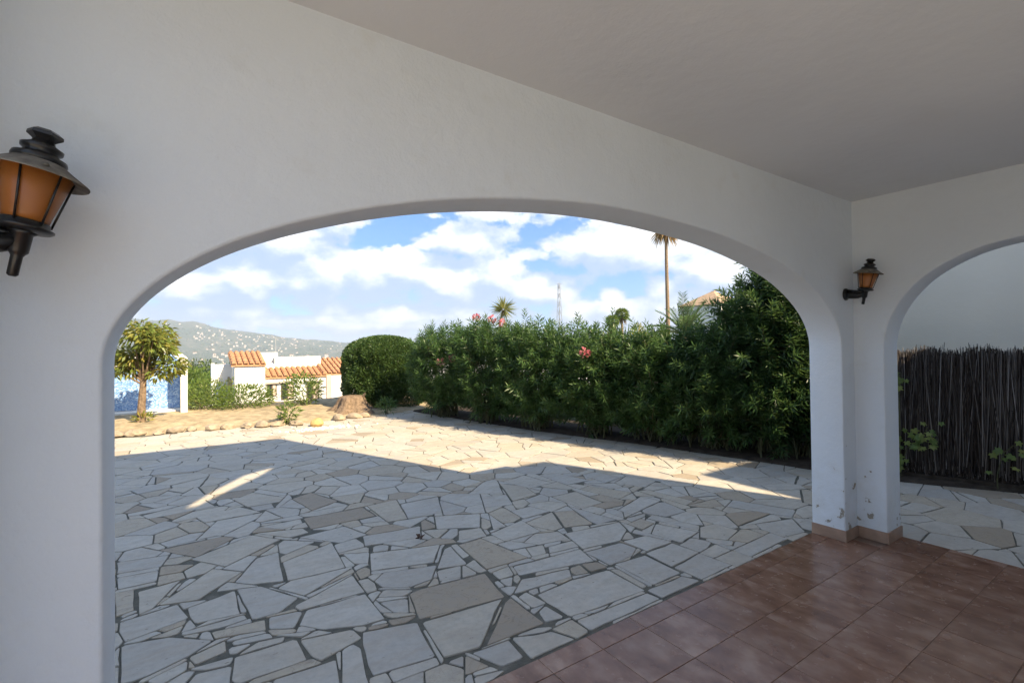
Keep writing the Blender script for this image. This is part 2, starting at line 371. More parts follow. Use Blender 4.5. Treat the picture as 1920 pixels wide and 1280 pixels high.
# ------------------------------------------------------------------ patio of crazy paving
HEDGE_LINE = [(4.30,10.75),(4.38,10.2),(5.05,6.9),(5.62,5.0),(5.95,3.5),(6.10,2.75),(6.32,1.98),(6.80,1.1),(7.4,0.0),(7.9,-1.2)]
BED_LINE = [(-4.0,11.0),(-1.15,10.80),(.14,10.72),(1.73,10.24),(2.7,10.45),(3.84,10.68),(4.30,10.75)]
PATIO = [(-4.0,1.8725),(4.5595,1.8725),(4.5595,-1.2),(7.9,-1.2)] + HEDGE_LINE[::-1][1:] + BED_LINE[::-1][1:]
def area(P):
    P = np.asarray(P); x, y = P[:,0], P[:,1]; return .5*np.sum(x*np.roll(y,-1)-y*np.roll(x,-1))
def inside(P, q):
    c = False; n = len(P); x, y = q
    for i in range(n):
        x1,y1 = P[i]; x2,y2 = P[(i+1)%n]
        if (y1 > y) != (y2 > y) and x < (x2-x1)*(y-y1)/(y2-y1)+x1: c = not c
    return c
def clip(P, n, d):                 # keep n·x <= d
    out = []; k = len(P)
    for i in range(k):
        a, b = P[i], P[(i+1)%k]; da = a[0]*n[0]+a[1]*n[1]-d; db = b[0]*n[0]+b[1]*n[1]-d
        if da <= 0: out.append(a)
        if (da < 0 < db) or (db < 0 < da):
            t = da/(da-db); out.append((a[0]+t*(b[0]-a[0]), a[1]+t*(b[1]-a[1])))
    return out
def hull(P):
    P = sorted(set(P))
    def half(Q):
        h = []
        for q in Q:
            while len(h) > 1 and (h[-1][0]-h[-2][0])*(q[1]-h[-2][1])-(h[-1][1]-h[-2][1])*(q[0]-h[-2][0]) <= 0: h.pop()
            h.append(q)
        return h[:-1]
    return half(P)+half(P[::-1])
def overlap_cut(P, Q, gap):
    # P, Q convex ccw; cut P by the edge of Q (moved out by gap) that keeps most of P
    best = None
    for i in range(len(Q)):
        a, b = Q[i], Q[(i+1)%len(Q)]; e = (b[0]-a[0], b[1]-a[1]); l = math.hypot(*e)
        if l < 1e-4: continue
        n = (e[1]/l, -e[0]/l); d = n[0]*a[0]+n[1]*a[1]+gap
        R = clip(P, (-n[0], -n[1]), -d)
        s = abs(area(R)) if len(R) > 2 else 0
        if best is None or s > best[0]: best = (s, R)
    return best[1]
crop_a = lambda x, y: (200+x/2.56, 780+y/2.56)
crop_b = lambda x, y: (860+x/2.4614, 760+y/2.4614)
TA = [[70,1100,300,1058,510,1074,390,1150,205,1240,100,1279,66,1279],[65,985,340,900,395,965,90,1080,60,1030],[390,920,615,835,640,945,410,995],[250,905,510,730,650,745,440,880],
 [625,830,740,815,920,870,830,940,700,975],[615,795,720,680,825,650,850,790,700,805],[845,700,1080,605,1145,725,870,790],[820,825,890,785,1170,730,950,860],[900,912,1180,760,1240,840,930,930],
 [960,928,1240,852,1335,970,1230,1000,1040,1020,925,1000],[780,965,945,930,900,1015,780,1020],[505,1035,760,975,765,1025,520,1065],[355,1040,660,950,675,970,560,1010,370,1050],[205,1065,370,1000,340,1050],
 [615,1155,910,1065,960,1165,640,1280,600,1270],[395,1155,570,1075,575,1125,425,1190],[930,1075,1180,1020,1225,1060,1030,1170,985,1150],[1230,1035,1490,985,1580,1150,1280,1240,1255,1190,1230,1090],
 [1265,655,1600,615,1570,700,1270,740],[1285,790,1330,750,1585,715,1560,780,1450,820,1330,820],[1230,575,1505,525,1510,580,1240,620],[925,580,1140,525,1250,565,1120,605],[405,685,700,570,835,590,570,720],
 [250,640,560,575,615,582,430,675],[455,570,530,500,750,462,720,490,560,570],[430,485,640,435,740,458,470,510],[610,400,700,365,850,390,830,410,680,435],[780,640,850,592,1000,600,860,660],[945,490,1230,435,1290,475,980,540],
 [890,395,980,365,1110,405,985,450],[1250,430,1390,400,1445,490,1350,505],[1410,420,1590,385,1610,460,1445,485],[1575,480,1660,472,1792,465,1792,530,1585,540],[800,1262,1100,1165,1110,1220,1120,1290,800,1290],[1130,1120,1180,1090,1220,1110,1225,1210,1260,1290,1130,1290],
 [720,560,940,535,970,555,880,580],[735,530,930,490,940,510,850,540],[50,700,300,665,260,720,50,755],[50,775,250,740,240,790,55,830],[150,840,355,785,220,920,155,950],[40,850,130,830,130,930,45,960],[170,475,470,400,520,430,200,490],
 [1195,740,1240,720,1300,745,1220,780],[1310,890,1445,870,1450,940,1380,940],[1135,660,1262,650,1255,705,1190,705],[1300,868,1330,832,1470,832,1440,860],[1585,740,1700,715,1700,770,1600,790],[1350,975,1490,952,1440,985,1370,1000],[1255,1010,1350,990,1355,1003,1260,1030],
 [390,1215,615,1150,590,1190,480,1215],[190,1270,390,1170,385,1215,260,1290],[590,1142,760,1097,640,1127],[600,1078,780,1037,800,1060,610,1097],[800,1050,985,1030,940,1055]]
TB = [[0,640,100,610,320,700,130,755],[250,740,560,660,625,715,280,780],[145,590,290,530,380,580,215,625],[300,630,350,590,460,580,510,613,370,640],[490,590,740,535,775,570,745,620,575,660],[580,675,750,630,820,655,800,690,700,735],
 [760,625,860,600,985,628,870,670],[865,680,985,632,1110,675,985,740],[720,730,860,690,1025,770,900,825],[995,745,1110,680,1260,735,1125,800],[870,850,1030,785,1115,805,940,885],[545,990,870,865,930,890,610,1035],
 [365,870,520,802,690,755,860,850,640,930,515,970,400,900],[255,865,290,800,510,750,520,785,280,860],[130,1105,215,905,240,882,395,1000],[245,1070,430,1040,535,1075,335,1165],[60,1140,230,1080,300,1160,200,1200],[430,1030,520,985,605,1040,550,1072],
 [275,880,310,857,405,908,340,930],[370,950,400,922,490,975,400,995],[30,1150,145,1200,30,1240],[70,1250,220,1215,120,1290,80,1290],[1265,665,1440,585,1525,610,1350,695],[1370,545,1540,520,1600,580,1500,605,1400,570],
 [1115,560,1180,545,1290,575,1240,620,1115,605],[890,590,910,545,1105,582,1030,630],[780,545,840,520,900,543,850,570],[870,520,890,505,1120,555,1105,575],[430,420,540,395,665,445,570,475],[560,385,600,370,800,400,740,430],[735,480,840,420,930,440,800,500],
 [830,395,870,388,1085,440,1050,458],[1055,460,1180,430,1220,460,1160,470],[1235,465,1265,435,1555,480,1540,512],[295,545,430,490,480,560,440,575],[440,490,530,482,620,545,490,560],[460,475,510,465,725,525,640,545],[45,405,110,355,180,350,205,405],
 [190,360,300,370,360,410,250,440],[105,420,220,410,250,455,120,470],[0,575,100,560,130,600,0,620],[240,485,330,465,420,488,300,520],[140,500,220,555,160,570],[310,655,390,640,405,680,340,695],[415,650,525,622,555,648,420,680],
 [155,770,230,740,255,780,190,800],[185,802,250,790,245,830,220,830],[700,755,730,750,870,830,850,840],[500,752,560,735,600,770,540,780],[565,730,640,720,690,743,610,763],[205,350,300,320,430,355,330,380],[370,320,450,310,600,345,500,365],[570,320,620,305,750,330,680,355],[720,355,770,325,910,345,860,375]]
TS = [[768,1112,786,1104,909,1073,947,1117,860,1142,786,1159],[792,1165,941,1122,901,1211,833,1231],[845,1021,900,1008,905,1030,868,1045]]
def make_patio():
    base = [q for q in PATIO]
    bm = bmesh.new(); bm.faces.new([bm.verts.new((x, y, -.007)) for x, y in base]); bmesh.ops.triangulate(bm, faces=bm.faces)
    me = bpy.data.meshes.new('patio'); bm.to_mesh(me); bm.free()
    pat = link('patio', me, MORTAR); tag(pat, kind='structure')
    traced = []
    for lst, fn in ((TA, crop_a), (TB, crop_b), (TS, lambda x, y: (x, y))):
        for q in lst:
            pts = [gnd(*fn(q[i], q[i+1])) for i in range(0, len(q), 2)]
            H = hull([(round(float(a[0]), 4), round(float(a[1]), 4)) for a in pts])
            if len(H) > 2: traced.append(H)
    # trim traced stones against each other
    done = []
    for P in sorted(traced, key=lambda P: -abs(area(P))):
        P = clip(P, (0,-1), -1.876)
        for Q in done:
            if len(P) < 3: break
            bx = lambda A: (min(a[0] for a in A), max(a[0] for a in A), min(a[1] for a in A), max(a[1] for a in A))
            a, b = bx(P), bx(Q)
            if a[0] > b[1]+.02 or b[0] > a[1]+.02 or a[2] > b[3]+.02 or b[2] > a[3]+.02: continue
            R = P
            for i in range(len(Q)):
                e = (Q[(i+1)%len(Q)][0]-Q[i][0], Q[(i+1)%len(Q)][1]-Q[i][1]); l = math.hypot(*e)+1e-9; n = (e[1]/l, -e[0]/l)
                R = clip(R, n, n[0]*Q[i][0]+n[1]*Q[i][1]+.007)
                if len(R) < 3: break
            if len(R) > 2: P = overlap_cut(P, Q, .007)
        if len(P) > 2 and abs(area(P)) > .003: done.append(hull([(round(a[0],4), round(a[1],4)) for a in P]))
    # random cells for the rest
    seeds = []
    x0, x1, y0, y1 = -4.0, 8.0, -1.2, 11.1
    tries = 0
    while tries < 26000:
        tries += 1; q = (rng.uniform(x0, x1), rng.uniform(y0, y1))
        if not inside(PATIO, q): continue
        small = any(inside(P, q) for P in done)
        dmin = rng.choice([.13,.20,.28,.36,.42], p=[.12,.20,.28,.25,.15])
        if small: dmin *= .75
        a = math.atan2(.25, 1)
        if all(((q[0]-s[0])*.85)**2 + ((q[1]-s[1])*1.15)**2 > (.5*(dmin+s[2]))**2 for s in seeds): seeds.append((q[0], q[1], dmin))
    S = np.array(seeds); cells = []
    for i in range(len(S)):
        x, y, _ = S[i]; P = [(x-.8,y-.8),(x+.8,y-.8),(x+.8,y+.8),(x-.8,y+.8)]
        d2 = (S[:,0]-x)**2+(S[:,1]-y)**2
        for j in np.argsort(d2)[1:22]:
            dx, dy = S[j,0]-x, S[j,1]-y; l = math.sqrt(d2[j]); w = .5 + .22*(S[i,2]-S[j,2])/(S[i,2]+S[j,2])
            n = (dx/l, dy/l); P = clip(P, n, n[0]*x+n[1]*y+l*w-.001)
            if len(P) < 3: break
        if len(P) < 3: continue
        if rng.random() < .30 and abs(area(P)) > .05:
            c = np.mean(P, 0); a = rng.uniform(0, math.pi); n = (math.cos(a), math.sin(a)); d = n[0]*c[0]+n[1]*c[1]
            for R in (clip(P, n, d-.004), clip(P, (-n[0], -n[1]), -d-.004)):
                if len(R) > 2: cells.append(R)
        else: cells.append(P)
    bxs = [(min(a[0] for a in A), max(a[0] for a in A), min(a[1] for a in A), max(a[1] for a in A)) for A in done]
    final = [(P, True) for P in done]
    for P in cells:
        P = hull([(round(a[0],4), round(a[1],4)) for a in P])
        for Q, b in zip(done, bxs):
            if len(P) < 3: break
            if min(a[0] for a in P) > b[1] or max(a[0] for a in P) < b[0] or min(a[1] for a in P) > b[3] or max(a[1] for a in P) < b[2]: continue
            R = P
            for i in range(len(Q)):
                e = (Q[(i+1)%len(Q)][0]-Q[i][0], Q[(i+1)%len(Q)][1]-Q[i][1]); l = math.hypot(*e)+1e-9; n = (e[1]/l, -e[0]/l)
                R = clip(R, n, n[0]*Q[i][0]+n[1]*Q[i][1]+.004)
                if len(R) < 3: break
            if len(R) > 2: P = overlap_cut(P, Q, .005)
        if len(P) < 3 or abs(area(P)) < .0022: continue
        c = np.mean(P, 0)
        if not inside(PATIO, c): continue
        # border straight edges
        if c[0] < 4.572: P = clip(P, (0,-1), -1.876)
        if c[1] < 1.885: P = clip(P, (-1,0), -4.563)
        if len(P) > 2 and all(inside(PATIO, (.97*(a[0]-c[0])+c[0], .97*(a[1]-c[1])+c[1])) for a in P) or (len(P) > 2 and abs(area(P)) > .004): final.append((P, False))
    # small infill pieces grown in the remaining gaps
    polys = [P for P, _ in final]; cen = np.array([np.mean(P, 0) for P in polys]); rad = np.array([max(math.hypot(a[0]-c[0], a[1]-c[1]) for a in P) for P, c in zip(polys, cen)])
    for _ in range(30000):
        q = np.array([rng.uniform(-1.6, 6.6), rng.uniform(1.89, 10.6)]) if rng.random() < .8 else np.array([rng.uniform(4.58, 7.0), rng.uniform(-.3, 1.9)])
        if not inside(PATIO, q): continue
        nb = np.nonzero(np.hypot(cen[:,0]-q[0], cen[:,1]-q[1]) < rad+.36)[0]; R = [(q[0]-.22,q[1]-.18),(q[0]+.22,q[1]-.18),(q[0]+.22,q[1]+.18),(q[0]-.22,q[1]+.18)]; ok = True
        for i in nb:
            Q = polys[i]; best = None
            for j in range(len(Q)):
                a, b = Q[j], Q[(j+1)%len(Q)]; e = (b[0]-a[0], b[1]-a[1]); l = math.hypot(*e)
                if l < 1e-4: continue
                n = (e[1]/l, -e[0]/l); sd = n[0]*(q[0]-a[0])+n[1]*(q[1]-a[1])
                if best is None or sd > best[0]: best = (sd, n, n[0]*a[0]+n[1]*a[1])
            if best[0] < .009: ok = False; break
            R = clip(R, (-best[1][0], -best[1][1]), -best[2]-.005)
            if len(R) < 3: ok = False; break
        if not ok: continue
        if q[0] < 4.572: R = clip(R, (0,-1), -1.876)
        if q[1] < 1.885 and len(R) > 2: R = clip(R, (-1,0), -4.563)
        if len(R) < 3 or abs(area(R)) < .0012: continue
        R = hull([(round(a[0],4), round(a[1],4)) for a in R]); c = np.mean(R, 0)
        polys.append(R); cen = np.vstack([cen, c]); rad = np.append(rad, max(math.hypot(a[0]-c[0], a[1]-c[1]) for a in R)); final.append((R, True))
    out = []
    for P, tr in final:
        P = hull([(round(a[0],4), round(a[1],4)) for a in P])
        if len(P) < 3: continue
        P = np.array(P)
        # inset by a joint of uneven width
        w = 0.0008 if tr else rng.uniform(.002, .0055)
        c = P.mean(0); Q = [tuple(a) for a in P]
        for i in range(len(P)):
            a, b = P[i], P[(i+1)%len(P)]; e = b-a; l = np.linalg.norm(e)
            if l < 1e-4: continue
            n = (e[1]/l, -e[0]/l); Q = clip(Q, n, n[0]*a[0]+n[1]*a[1]-w*rng.uniform(.5,1.6))
            if len(Q) < 3: break
        if len(Q) < 3 or abs(area(Q)) < .0009: continue
        # broken edges
        near = math.hypot(*c) < 7
        R = []
        for i in range(len(Q)):
            a, b = np.array(Q[i]), np.array(Q[(i+1)%len(Q)]); l = np.linalg.norm(b-a)
            if l < .006: continue
            k = max(1, min(4, int(l/.09))) if near else 1
            nrm = np.array([b[1]-a[1], a[0]-b[0]])/l
            cut = min(.35, .010/l)
            R.append(a + (b-a)*cut*rng.uniform(.3,1.6))
            for t in range(1, k): R.append(a + (b-a)*(t+rng.uniform(-.3,.3))/k - nrm*abs(rng.normal(0, .0035)) + nrm*.0015)
            R.append(b - (b-a)*cut*rng.uniform(.3,1.6))
        if len(R) < 3: continue
        out.append((np.array(R), c))
    # size on screen decides which become single parts
    def scr(R):
        W = np.c_[R, np.zeros(len(R))] - np.array([0,0,EYE]); z = W@FW
        if (z < .3).any(): return 0
        X = 960+FPX*(W@RT)/z; Y = 640-FPX*(W@UP)/z
        if X.max() < 0 or X.min() > 1920 or Y.min() > 1280: return 0
        # behind the wall?
        m = R.mean(0)
        if m[0] < 4.56 and (m[0]/m[1] < -.2/1.64*1.05): return 0
        return abs(area(np.c_[X, Y]))
    out.sort(key=lambda t: -scr(t[0]))
    SV, SF, ST = [], [], []
    for k, (R, c) in enumerate(out):
        n = len(R); top = rng.uniform(-.0025, .0015); tlt = rng.normal(0, .004, 2)
        inn = R + (c-R)*np.minimum(  .5, .004/np.maximum(1e-3, np.linalg.norm(R-c, axis=1)))[:, None]
        zt_ = lambda q, dz: top+dz+(q[:,0]-c[0])*tlt[0]+(q[:,1]-c[1])*tlt[1]
        V = np.vstack([np.c_[R, np.full(n, -.03)], np.c_[R, zt_(R, -.0025)], np.c_[inn, zt_(inn, 0)]])
        F = [(i, (i+1)%n, n+(i+1)%n, n+i) for i in range(n)] + [(n+i, n+(i+1)%n, 2*n+(i+1)%n, 2*n+i) for i in range(n)] + [tuple(2*n+i for i in range(n))]
        tone = float(np.clip(rng.beta(1.5, 1.9), 0, 1))
        if k < 300: mesh('paving_stone', V, F, STONE, pat, tone=tone)
        else:
            o = sum(len(a) for a in SV); SV.append(V); SF += [tuple(i+o for i in f) for f in F]; ST += [tone]*len(F)
    if SV:
        o = mesh('small_paving_stones', np.vstack(SV), SF, STONE, pat, tone=np.array(ST)); tag(o, kind='stuff')
    print('stones', len(out))
make_patio()

# ------------------------------------------------------------------ porch: house walls with arches, ceiling, tile floor
D, T, S, T2, H = 1.638, .234, 4.297, .262, 2.602
VO, UO = D+T, S+T2
house = empty('house', (2.0, 1.75, 0)); tag(house, 'white plastered house porch with a wide arch and a narrow side arch', 'house')
def hpart(name, V, F, mat): 
    V = np.asarray(V, float) - np.array([2.0, 1.75, 0]); return mesh(name, V, F, mat, house)
def arch_wall(name, lo, hi, a0, a1, spring, rise, top, p0, p1, axis, mat, n=90, r=.011):
    """plastered wall with an elliptical arch opening and soft arrises; lo..hi along the wall, p0..p1 through it"""
    c = .5*(a0+a1); hw = .5*(a1-a0); wob = lambda k: .0030*math.sin(k*.21)+.0012*math.sin(k*.47+1)
    ch = [(a0, 0, -1, 0)]
    for i in range(n+1):
        t = math.pi*i/n; nx, nz = -math.cos(t)/hw, math.sin(t)/rise; l = math.hypot(nx, nz)
        ch.append((c-hw*math.cos(t), spring+rise*math.sin(t)+(wob(i)*math.sin(t) if 0 < i < n else 0), nx/l, nz/l))
    ch.append((a1, 0, 1, 0)); m = len(ch)
    V = []; F = []; smooth = []
    P = (lambda s_, y, z: (s_, y, z)) if axis == 0 else (lambda s_, y, z: (y, s_, z))
    rows = [(1, 0)] + [(1-math.sin(a), 1-math.cos(a)) for a in (math.radians(30), math.radians(60))] + [(0, 1)]
    prof = [(o, p0+r*d) for o, d in rows] + [(o, p1-r*d) for o, d in rows[::-1]]
    k = len(prof)
    for (s_, z, nx, nz) in ch:
        for (o, y) in prof: V.append(P(s_+nx*r*o, y, z+nz*r*o))
    def f(q, sm): F.append(q); smooth.append(sm)
    for i in range(m-1):
        for j in range(k-1): f((i*k+j, i*k+j+1, (i+1)*k+j+1, (i+1)*k+j), True)
    def v(s_, y, z): V.append(P(s_, y, z)); return len(V)-1
    for side, y in ((0, p0), (k-1, p1)):
        g = lambda i: i*k+side
        tops = [v(ch[i][0]+ch[i][2]*r, y, top) for i in range(1, m-1)]
        L = [v(lo, y, z) for z in (0, spring, top)]; R = [v(hi, y, z) for z in (0, spring, top)]
        f((L[0], g(0), g(1), L[1]), False); f((L[1], g(1), tops[0], L[2]), False)
        for i in range(1, m-2): f((g(i), g(i+1), tops[i], tops[i-1]), False)
        f((g(m-1), R[0], R[1], g(m-2)), False); f((g(m-2), R[1], R[2], tops[-1]), False)
        if side == 0: La, Ra = L, R
    for A, B in ((La, L), (Ra, R)):
        f((A[0], A[1], B[1], B[0]), False); f((A[1], A[2], B[2], B[1]), False)
    o = hpart(name, V, F, mat); o.data.polygons.foreach_set('use_smooth', smooth)
    bm = bmesh.new(); bm.from_mesh(o.data); bmesh.ops.recalc_face_normals(bm, faces=bm.faces); bm.to_mesh(o.data); bm.free()
    return o
arch_wall('front_wall', -6.0, UO, -.198, 4.088, 1.46, .708, H, D, VO, 0, STUCCO)
arch_wall('side_wall', -.849, D+.004, -.14, 1.443, 1.45, .706, H, S, UO, 1, STUCCO)
def hbox(name, a, b, mat): 
    m = MB().box(a, b); return hpart(name, m.V, m.F, mat)
hbox('ceiling', (-.47, -1.5, H), (UO+.0, VO, H+.30), CEIL)
hbox('back_wall', (2.3, -1.1, 0), (S-.002, -.85, H-.001), STUCCO)
hbox('house_sun_block', (2.3, -7.0, -.05), (UO-.201, -1.501, 6.38), STUCCO)  # unseen block added behind the porch to stop the sun
hbox('side_pier', (-.66, 1.36, 0), (-.446, D-.001, H+.30), STUCCO)
def upper_wall():
    # storey above the porch; an added slot lets a streak of sun through
    x0, x1, z0, z1 = -6.0, 4.02, H+.301, 6.38; y0, y1 = VO-.24, VO-.005
    P = [(x0,z0),(x1,z0),(x1,z1),(x0,z1)]
    # slot corners projected back along the sun from the streak on the patio
    slot = []
    for (px, py) in ((250,1010),(330,962),(400,921),(460,890),(512,876),(484,893),(432,917),(372,947),(300,987)):
        q = gnd(px, py); dv = q[1]-y1; slot.append((float(q[0]+dv*.398), max(z0+.03, float(dv/1.108))))
    bm = bmesh.new()
    for y in (y0, y1):
        a = [bm.verts.new((x,y,z)) for x,z in P]; dd = y1-y; b = [bm.verts.new((x+dd*.398,y,z+dd/1.108)) for x,z in slot]
        es = [bm.edges.new((a[i], a[(i+1)%4])) for i in range(4)] + [bm.edges.new((b[i], b[(i+1)%len(b)])) for i in range(len(b))]
        bmesh.ops.triangle_fill(bm, use_beauty=True, edges=es)
    bm.verts.ensure_lookup_table(); k = 4+len(slot)
    for i in range(4): bm.faces.new((bm.verts[i], bm.verts[(i+1)%4], bm.verts[k+(i+1)%4], bm.verts[k+i]))
    for i in range(len(slot)):
        j = (i+1)%len(slot); bm.faces.new((bm.verts[4+i], bm.verts[4+j], bm.verts[k+4+j], bm.verts[k+4+i]))
    bmesh.ops.recalc_face_normals(bm, faces=bm.faces)
    for v in bm.verts: v.co -= Vector((2.0, 1.75, 0))
    me = bpy.data.meshes.new('upper_wall'); bm.to_mesh(me); bm.free(); link('upper_wall', me, STUCCO, house)
upper_wall()
hbox('rear_shade_block', (UO-.199, -7.0, -.05), (6.42, -1.55, 5.92), STUCCO)  # unseen block added to keep the sun off the side arch
hbox('rear_shade_block', (7.201, -9.0, -.05), (10.5, -2.4, 5.27), STUCCO)  # unseen block shaped to cast the shadow edge at the patio's right
# skirting tiles round the pillar foot
def skirt(a, b): return bevel(hbox('skirting_tile', a, b, SKIRT), .002, 1)
skirt((4.088-.010, D-.010, .001), (4.088-.0005, VO, .085)); skirt((4.088-.0005, D-.010, .001), (S-.0005, D-.0005, .084))
skirt((S-.010, 1.443+.0005, .001), (S-.0005, D-.0105, .0845)); skirt((S-.010, 1.443-.010, .001), (UO, 1.443+.0003, .0855))

def make_porch_floor():
    fl = MB().box((-2.6, -1.1, -.10), (UO, VO, -.003)).build('porch_floor', GROUT); tag(fl, kind='structure')
    us = [1.685-.313*k for k in range(14, 0, -1)] + [1.685+.313*k for k in range(0, 10)] ; us = [u for u in us if -2.6 < u < UO-.02] + [UO]
    vs = [1.748-.2965*k for k in range(9, -1, -1)]; vs = [v for v in vs if v > -1.1] + [VO]
    for i in range(len(us)-1):
        for j in range(len(vs)-1):
            g = .0014; z = rng.uniform(-.0004, .0004); b = .0018
            a0, a1, b0, b1 = us[i]+g, us[i+1]-g, vs[j]+g, vs[j+1]-g
            if a1 > S and b0 > 1.443: continue
            if i == len(us)-2: a1 = UO
            if j == len(vs)-2: b1 = VO
            V = [(a0,b0,-.010),(a1,b0,-.010),(a1,b1,-.010),(a0,b1,-.010),(a0,b0,z-.001),(a1,b0,z-.001),(a1,b1,z-.001),(a0,b1,z-.001),(a0+b,b0+b,z),(a1-b,b0+b,z),(a1-b,b1-b,z),(a0+b,b1-b,z)]
            F = [(0,1,5,4),(1,2,6,5),(2,3,7,6),(3,0,4,7),(4,5,9,8),(5,6,10,9),(6,7,11,10),(7,4,8,11),(8,9,10,11)]
            mesh('floor_tile', V, F, TILE, fl, tone=float(rng.random()))
make_porch_floor()

# ------------------------------------------------------------------ wall lanterns
def lantern(loc, rz, label):
    e = empty('wall_lantern', loc, rz); tag(e, label, 'lantern', 'amber wall lanterns of the porch')
    tilt = math.radians(9.5); A = Matrix.Translation((.115, 0, 0)) @ Matrix.Rotation(tilt, 4, 'Y')
    MB().lathe([(.006,.0),(.010,.004),(.0105,.045),(.013,.05),(.018,.056),(.019,.095),(.030,.102)], 14, A).build('stem', BLACKMETAL, e, True)
    MB().lathe([(0.0241,.100),(0.0447,.103),(0.0516,.108),(0.0516,.112),(0.0430,.115),(0.0430,.124),(0.0404,.126),(0.0172,.122)], 28, A).build('bottom_dish', BLACKMETAL, e, True)
    MB().lathe([(0.0391,.1255),(0.0413,.140),(0.0636,.238),(0.0619,.239),(0.0396,.140),(0.0374,.127)], 32, A).build('glass_shade', AMBER, e, True)
    for k in range(6):
        a = 2*math.pi*k/6+.35; c, s = math.cos(a), math.sin(a)
        MB().tube([A @ Vector((.0434*c,.0434*s,.120)), A @ Vector((.0658*c,.0658*s,.240))], .0024, 6).build('rib', BLACKMETAL, e, True)
    MB().lathe([(0.0636,.236),(0.0929,.226),(0.0933,.229),(0.0671,.246),(0.0447,.262),(0.0396,.262),(0.0602,.243),(0.0632,.238)], 36, A).build('brim', DUSTMETAL, e, True)
    MB().lathe([(0.0456,.258),(0.0482,.266),(0.0464,.273),(0.0344,.278),(0.0292,.284),(0.0361,.289),(0.0370,.296),(0.0292,.300),(0.0206,.306),(0.0189,.312)], 28, A).build('cap', BLACKMETAL, e, True)
    MB().lathe([(0.0172,.310),(0.0224,.315),(0.0318,.322),(0.0310,.329),(0.0206,.336),(0.0086,.338)], 6, A).build('finial', BLACKMETAL, e)
    for k in range(3):
        a = 2*math.pi*k/3+.9
        MB().lathe([(.0065,0),(0.0056,.004),(0.0026,.007)], 8, A @ Matrix.Translation((.0757*math.cos(a), .0757*math.sin(a), .2415)) @ Matrix.Rotation(math.radians(24), 4, (-math.sin(a), math.cos(a), 0))).build('rivet', DUSTMETAL, e, True)
    # wall plate and scroll arm
    bevel(MB().lathe([(.0,0),(.046,0),(.046,.010),(.036,.020),(.0,.022)], 20, Matrix.Translation((0,0,.085)) @ Matrix.Rotation(math.pi/2, 4, 'Y')).build('wall_plate', BLACKMETAL, e, True), .001, 1)
    arm = MB()
    arm.tube([(.012,0,.080),(.045,0,.074),(.085,0,.070),(.122,0,.078)], [.030,.027,.023,.019], 10)
    arm.tube([(.012,0,.112),(.05,0,.104),(.085,0,.098),(.118,0,.094)], [.012,.011,.010,.009], 8)
    arm.build('arm', BLACKMETAL, e, True)
    return e
lantern((-.445, 1.475, 1.667), 0.0, 'large near black wall lantern with amber glass at the left of the wide arch')
e2 = lantern((4.155, D-.002, 1.785), -math.pi/2, 'small distant black wall lantern with amber glass in the corner between the arches')

# ------------------------------------------------------------------ foliage helpers
def unit(v): return v/(np.linalg.norm(v, axis=-1, keepdims=True)+1e-9)
def leaf_quads(P, Dr, L, W, droop=0.0, wide=.45):
    n = len(P); Dr = unit(Dr); R = rng.normal(0, 1, (n, 3)); R[:, 2] += 1.2
    s = unit(np.cross(Dr, R)); up = np.cross(s, Dr)
    L = np.broadcast_to(L, n)[:, None]; W = np.broadcast_to(W, n)[:, None]
    mid = P + Dr*L*wide + up*W*.18
    tip = P + Dr*L; tip = tip - np.array([0,0,1.0])*L*droop
    V = np.stack([P, mid+s*W*.5, tip, mid-s*W*.5], 1).reshape(-1, 3)
    return V, np.arange(4*n).reshape(n, 4)
def foliage(name, P, Dr, L, W, mat, parent, tone, droop=0.0, wide=.45, origin=(0,0,0)):
    V, F = leaf_quads(P - np.asarray(origin), Dr, L, W, droop, wide); return mesh(name, V, F, mat, parent, tone=np.clip(tone, 0, 1))
def ball(n, rmin=0.0, pw=3):
    d = unit(rng.normal(0, 1, (n, 3))); r = (rmin**pw + (1-rmin**pw)*rng.random(n))**(1/pw); return d*r[:, None], d

